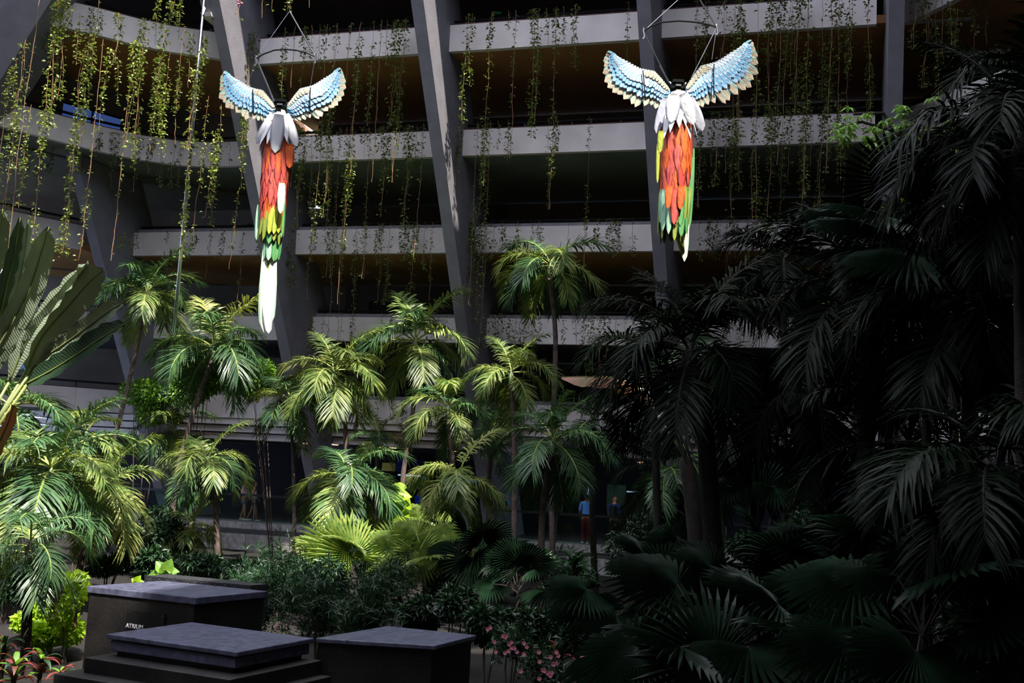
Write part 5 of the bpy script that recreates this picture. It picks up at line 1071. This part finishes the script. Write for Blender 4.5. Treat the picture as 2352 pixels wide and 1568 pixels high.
# shaded vines on the curved left wing
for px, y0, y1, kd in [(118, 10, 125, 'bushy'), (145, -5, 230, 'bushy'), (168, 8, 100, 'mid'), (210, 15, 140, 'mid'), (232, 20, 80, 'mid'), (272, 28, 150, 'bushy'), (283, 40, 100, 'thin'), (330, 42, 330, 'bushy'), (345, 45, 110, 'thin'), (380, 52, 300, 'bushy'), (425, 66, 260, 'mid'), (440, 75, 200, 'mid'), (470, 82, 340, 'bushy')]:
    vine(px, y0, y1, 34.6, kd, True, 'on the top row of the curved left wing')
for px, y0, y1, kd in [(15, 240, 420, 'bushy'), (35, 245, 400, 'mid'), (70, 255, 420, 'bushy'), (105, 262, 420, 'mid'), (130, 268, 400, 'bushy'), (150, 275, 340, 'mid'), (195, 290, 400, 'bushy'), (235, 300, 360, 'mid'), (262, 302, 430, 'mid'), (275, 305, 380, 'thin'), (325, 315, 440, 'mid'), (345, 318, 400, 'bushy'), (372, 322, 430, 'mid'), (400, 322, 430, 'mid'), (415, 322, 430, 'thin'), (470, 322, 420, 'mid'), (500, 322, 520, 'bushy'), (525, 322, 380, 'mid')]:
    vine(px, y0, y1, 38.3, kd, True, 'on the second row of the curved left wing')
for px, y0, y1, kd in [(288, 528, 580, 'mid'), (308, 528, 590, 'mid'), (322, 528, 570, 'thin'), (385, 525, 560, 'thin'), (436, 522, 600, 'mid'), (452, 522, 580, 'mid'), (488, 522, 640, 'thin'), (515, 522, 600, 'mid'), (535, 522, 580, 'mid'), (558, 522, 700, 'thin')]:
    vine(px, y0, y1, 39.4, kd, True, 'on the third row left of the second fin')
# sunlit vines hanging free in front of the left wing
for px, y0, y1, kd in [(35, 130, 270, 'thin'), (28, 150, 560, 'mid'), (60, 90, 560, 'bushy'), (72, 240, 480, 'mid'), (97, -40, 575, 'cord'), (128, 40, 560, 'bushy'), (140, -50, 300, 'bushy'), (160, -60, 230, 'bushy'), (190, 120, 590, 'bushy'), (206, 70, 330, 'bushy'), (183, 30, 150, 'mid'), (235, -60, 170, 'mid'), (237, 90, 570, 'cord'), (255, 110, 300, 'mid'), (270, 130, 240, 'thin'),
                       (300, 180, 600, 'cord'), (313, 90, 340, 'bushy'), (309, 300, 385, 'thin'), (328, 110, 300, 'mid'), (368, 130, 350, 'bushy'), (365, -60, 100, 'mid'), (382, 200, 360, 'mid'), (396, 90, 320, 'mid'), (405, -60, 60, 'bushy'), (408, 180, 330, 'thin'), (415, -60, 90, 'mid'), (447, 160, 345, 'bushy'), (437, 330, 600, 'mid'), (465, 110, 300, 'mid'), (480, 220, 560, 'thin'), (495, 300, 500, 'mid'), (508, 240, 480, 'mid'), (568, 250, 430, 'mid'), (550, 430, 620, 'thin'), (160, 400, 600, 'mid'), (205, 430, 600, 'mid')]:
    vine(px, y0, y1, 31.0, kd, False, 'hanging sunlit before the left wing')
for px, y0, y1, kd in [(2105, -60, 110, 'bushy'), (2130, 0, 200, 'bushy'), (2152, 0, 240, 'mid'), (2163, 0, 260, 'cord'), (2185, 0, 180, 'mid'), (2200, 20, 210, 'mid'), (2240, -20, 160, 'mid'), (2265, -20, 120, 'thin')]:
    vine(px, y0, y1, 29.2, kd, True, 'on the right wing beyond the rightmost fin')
# flowering creeper sprays hanging into the top of the frame
for px, y1, kd, lb in [(565, 38, 'mid', 'pink-flowered creeper spray at the top edge beside the second fin'), (612, 45, 'thin', 'thin leafy spray hanging from the top edge left of the parrot cable'), (668, 32, 'mid', 'leafy spray around the left parrot cable apex'), (715, 20, 'thin', 'short leafy spray right of the left parrot cable'), (642, 18, 'mid', 'short leafy spray left of the parrot cable apex')]:
    o = vine(px, -160, y1, 24.0, kd, False, 'sprays'); o['label'] = lb; o['group'] = 'creeper sprays at the top edge'; o.name = 'creeper_spray'
    if px == 565:
        for i in range(12):
            mb = MB(); c = Vector((VMR.uniform(-.08, .08), VMR.uniform(-.08, .08), -VMR.uniform(.6, 1.0) * 1.9)); mb.tube([c, c + Vector((.03, 0, -.03)), c + Vector((.02, .02, -.06))], [.01, .03, .005], 5); mb.build('flower', M['pink'], o)
# polished hanging tube
a = atY(466, 28, 33.0); b = atY(398, 765, 33.0); mb = MB(); b.x = a.x; mb.tube([(0, 0, 6), (0, 0, b.z - a.z)], .055, 10); tube_o = tag(mb.build('steel_tube', M['steel'], smooth=True, loc=a), 'shiny vertical steel tube hanging between the left wing and the second fin', 'pipe')
mb = MB(); mb.tube([(0, 0, .2), (.08, -.04, .1), (.03, -.06, -.12)], .03, 6); mb.build('clamp', M['steel'], tube_o)

# ------------------------------------------------------------------ people on the walkway
SKIN = mat('skin', '#b27a5c', .6); SKIN2 = mat('skin_tan', '#9a6548', .6); HAIR = mat('dark_hair', '#15100e', .7)
def cloth(n, c, c2=None): return mat(n, c, .85, col2=c2, scale=14)
def skinmesh(name, joints, edges, radii, m, parent, sub=2):
    me = bpy.data.meshes.new(name); me.from_pydata([tuple(j) for j in joints], edges, []); me.materials.append(m); o = bpy.data.objects.new(name, me); link(o, parent)
    o.modifiers.new('skin', 'SKIN'); sv = me.skin_vertices[0].data if me.skin_vertices else None
    if sv is None: me.attributes; 
    for i, rr in enumerate(radii):
        rr = rr if hasattr(rr, '__len__') else (rr, rr); sv[i].radius = rr
    sv[0].use_root = True; s = o.modifiers.new('sub', 'SUBSURF'); s.levels = sub; s.render_levels = sub
    me.polygons.foreach_set('use_smooth', [True] * len(me.polygons)); return o
def person(px, pyfeet, Y, h, face, label, shirt, trousers, skin=SKIN, hair='long', stride=.0, sleeve=.4, shorts=False, pack=None, bald=False, elbow=.35, bare=False):
    """figure built in unit height, facing +Y local, then turned by face (0 = away from camera)"""
    p = atY(px, pyfeet, Y); e = empty('person', (p.x, Y, WZ)); tag(e, label, 'person', 'people on the walkway'); e.rotation_euler = (0, 0, face); e.scale = (h, h, h)
    hip, kn, an = .52, .28, .045
    s = stride
    J = [(0, 0, .55), (0, 0, .63), (0, -.005, .74), (0, 0, .82), (0, .0, .86), (0, .012, .90), (0, .015, .935), (0, .005, .975)]
    E_ = [(0, 1), (1, 2), (2, 3), (3, 4), (4, 5), (5, 6), (6, 7)]; R_ = [(.085, .062), (.075, .052), (.088, .058), (.045, .04), (.027, .027), (.036, .042), (.043, .05), (.03, .036)]
    for sd in (-1, 1):
        k = len(J); f = s * sd
        J += [(sd * .05, 0, hip - .02), (sd * .052, f * .5 + .015, kn + .0), (sd * .05, f * .9 - (.03 if f < 0 else 0), an + (.02 if f < 0 else 0)), (sd * .055, f * .9 + .06, .018)]
        E_ += [(0, k), (k, k + 1), (k + 1, k + 2), (k + 2, k + 3)]; R_ += [(.052, .055), (.034, .034), (.02, .022), (.02, .014)]
        k = len(J); J += [(sd * .105, 0, .805), (sd * .125, -.01 - f * .2, .64), (sd * .115, -.01 - f * .3 + elbow * .18, .52 + elbow * .07), (sd * .112, .0 - f * .32 + elbow * .22, .485 + elbow * .09)]
        E_ += [(3, k), (k, k + 1), (k + 1, k + 2), (k + 2, k + 3)]; R_ += [(.034, .034), (.022, .022), (.014, .015), (.012, .018)]
        for q in range(4):  # fingers
            w0 = len(J); b = J[k + 3]; J += [(b[0] + (q - 1.5) * .006, b[1] + .016, b[2] - .018), (b[0] + (q - 1.5) * .007, b[1] + .026, b[2] - .038 + .004 * abs(q - 1))]; E_ += [(k + 3, w0), (w0, w0 + 1)]; R_ += [.0048, .004]
        w0 = len(J); b = J[k + 2]; J += [(b[0] - sd * .014, b[1] + .012, b[2] - .018)]; E_ += [(k + 3, w0)]; R_ += [.005]
    skinmesh('body', J, E_, R_, skin, e)
    # clothing follows the limbs a little wider
    T = [(0, 0, .53), (0, 0, .62), (0, -.005, .74), (0, 0, .80)]; TE = [(0, 1), (1, 2), (2, 3)]; TR = [(.098, .075), (.09, .066), (.10, .07), (.07, .052)]
    if not bare:
        for sd in (-1, 1):
            k = len(T); a = np.array(J[8 + 4]) if False else None; f = s * sd; A = Vector((sd * .105, 0, .805)); B = Vector((sd * .125, -.01 - f * .2, .64)); T += [tuple(A), tuple(A.lerp(B, .45)), tuple(A.lerp(B, .5 + sleeve))]; TE += [(3, k), (k, k + 1), (k + 1, k + 2)]; TR += [.044, .036, .032]
    skinmesh('shirt', T, TE, TR, shirt, e)
    T = [(0, 0, .56), (0, 0, .52)]; TE = [(0, 1)]; TR = [(.09, .068), (.094, .07)]
    for sd in (-1, 1):
        k = len(T); f = s * sd; H_ = Vector((sd * .05, 0, hip - .03)); K_ = Vector((sd * .052, f * .5 + .015, kn)); A_ = Vector((sd * .05, f * .9 - (.03 if f < 0 else 0), an + .02))
        if shorts: T += [tuple(H_), tuple(H_.lerp(K_, .55))]; TE += [(1, k), (k, k + 1)]; TR += [.06, .052]
        else: T += [tuple(H_), tuple(K_), tuple(A_)]; TE += [(1, k), (k, k + 1), (k + 1, k + 2)]; TR += [.06, .044, .034]
    skinmesh('shorts' if shorts else 'trousers', T, TE, TR, trousers, e)
    for sd in (-1, 1):
        f = s * sd; mb = MB(); c = Vector((sd * .053, f * .9 + .03 - (.02 if f < 0 else 0), .02 + (.01 if f < 0 else 0))); mb.box(c, (.05, .14, .035)); o = mb.build('shoe', M['white'], e); b_ = o.modifiers.new('b', 'BEVEL'); b_.width = .014; b_.segments = 2
    if not bald:
        HJ = [(0, -.005, .985), (0, -.03, .95), (0, -.04, .91)] + ([(0, -.04, .84)] if hair == 'long' else []); skinmesh('hair', HJ, [(i, i + 1) for i in range(len(HJ) - 1)], [(.042, .045), (.048, .04), (.042, .03), (.03, .018)][:len(HJ)], HAIR, e)
    fc = MB(); fc.tube([(0, .058, .935), (0, .072, .918), (0, .058, .912)], [.006, .010, .006], 5); fc.tube([(-.014, .056, .898), (0, .062, .896), (.014, .056, .898)], .004, 4)
    for sd in (-1, 1): fc.tube([(sd * .044, .0, .935), (sd * .052, -.004, .925), (sd * .046, 0, .912)], [.005, .008, .004], 5)
    fc.build('face_features', skin, e)
    mb = MB()
    for sd in (-1, 1): mb.tube([(sd * .017, .055, .932), (sd * .017, .062, .932)], [.006, .004], 6)
    mb.build('eyes', HAIR, e)
    if pack:
        g = MB(); g.box((0, -.10, .69), (.15, .10, .22)); o = g.build('backpack', pack, e); b_ = o.modifiers.new('b', 'BEVEL'); b_.width = .035; b_.segments = 3
        for sd in (-1, 1): g = MB(); g.tube([(sd * .05, -.06, .80), (sd * .06, .0, .865), (sd * .065, .065, .80), (sd * .07, .055, .70), (sd * .07, -.05, .62)], .009, 5); g.build('strap', pack, o)
    return e
white = cloth('white_cloth', '#e6e0e4', '#d8d2da'); flor = cloth('floral_cloth', '#e0d2d8', '#c4607a'); dk = cloth('dark_denim', '#1c2428', '#242c30'); cyan = cloth('cyan_cloth', '#39a8d4', '#2f93c4'); palebl = cloth('pale_blue_cloth', '#5a96d8', '#4a86c8'); navy = cloth('slate_blue_cloth', '#2a4c7c', '#24426c')
redc = cloth('red_cloth', '#7a1c28'); blk = cloth('black_cloth', '#0e0e12'); roy = cloth('royal_blue_cloth', '#1c3cc4'); pk = cloth('pink_cloth', '#d8688a', '#c85878')
R90 = -PI / 2
person(558, 1192, 45.6, 1.70, R90 - .2, 'woman in pale floral blouse and print skirt walking right behind the balustrade', flor, cloth('print_cloth', '#8c8494', '#4a4a6c'), SKIN, 'long', .07, .5, True)
person(580, 1191, 45.4, 1.60, R90 + .1, 'woman in white strapless top and dark shorts walking right', white, dk, SKIN2, 'long', .12, .2, True, bare=True)
person(877, 1215, 45.2, 1.72, R90, 'person in white shirt standing by the bright garden window', white, dk, SKIN, 'short', .03)
person(956, 1222, 44.6, 1.68, R90 + .5, 'person in royal blue top leaning on the rail', roy, blk, SKIN2, 'short', .02)
person(985, 1224, 44.6, 1.78, R90 + .7, 'person in dark grey top beside the one in royal blue', cloth('grey_cloth', '#2c2c32'), blk, SKIN2, 'short', .02)
person(1073, 1232, 43.6, 1.66, .3, 'person in pink top half hidden by the yellow-green hanging frond', pk, pk, SKIN, 'long', .02)
person(1152, 1232, 43.4, 1.78, .2, 'person in bright cyan shirt with dark straps, seen from behind', cyan, blk, SKIN2, 'short', .03, .35, pack=blk)
person(1343, 1250, 41.3, 1.88, .0, 'person in loose pale blue shirt with hands clasped behind, red bottoms', palebl, redc, SKIN2, 'short', .02, .5)
person(1408, 1252, 41.0, 1.86, -.5, 'bald man in slate blue shirt carrying a black backpack', navy, blk, SKIN, 'short', .02, .5, pack=blk, bald=True)
# shrubs and flowers outside, seen through the lobby windows
for i, (px, py, lb) in enumerate([(870, 1130, 'sunlit green shrub with pink flowers seen through the left lobby window'), (955, 1130, 'pale sunlit shrub seen through the middle lobby window'), (1080, 1130, 'sunlit yellow-green shrub seen through the right lobby window'), (1316, 1130, 'sunlit shrub seen through the narrow lobby window')]):
    e = shrub('outdoor_shrub', 'shrub', px, py, 74.0, 120, 70, 900, .5, .35, 'lime' if i != 1 else 'leaf', lb, stems=3, grp='shrubs outside the lobby')
    if i == 0:
        rr = random.Random(2)
        for k in range(14):
            c = atY(px + rr.uniform(-28, 30), py + rr.uniform(-20, 12), 72.3) - e.location; mb = MB(); mb.tube([c, c + Vector((0, 0, .12)), c + Vector((0, 0, .2))], [.05, .16, .03], 6); mb.build('flower', M['red'], e)
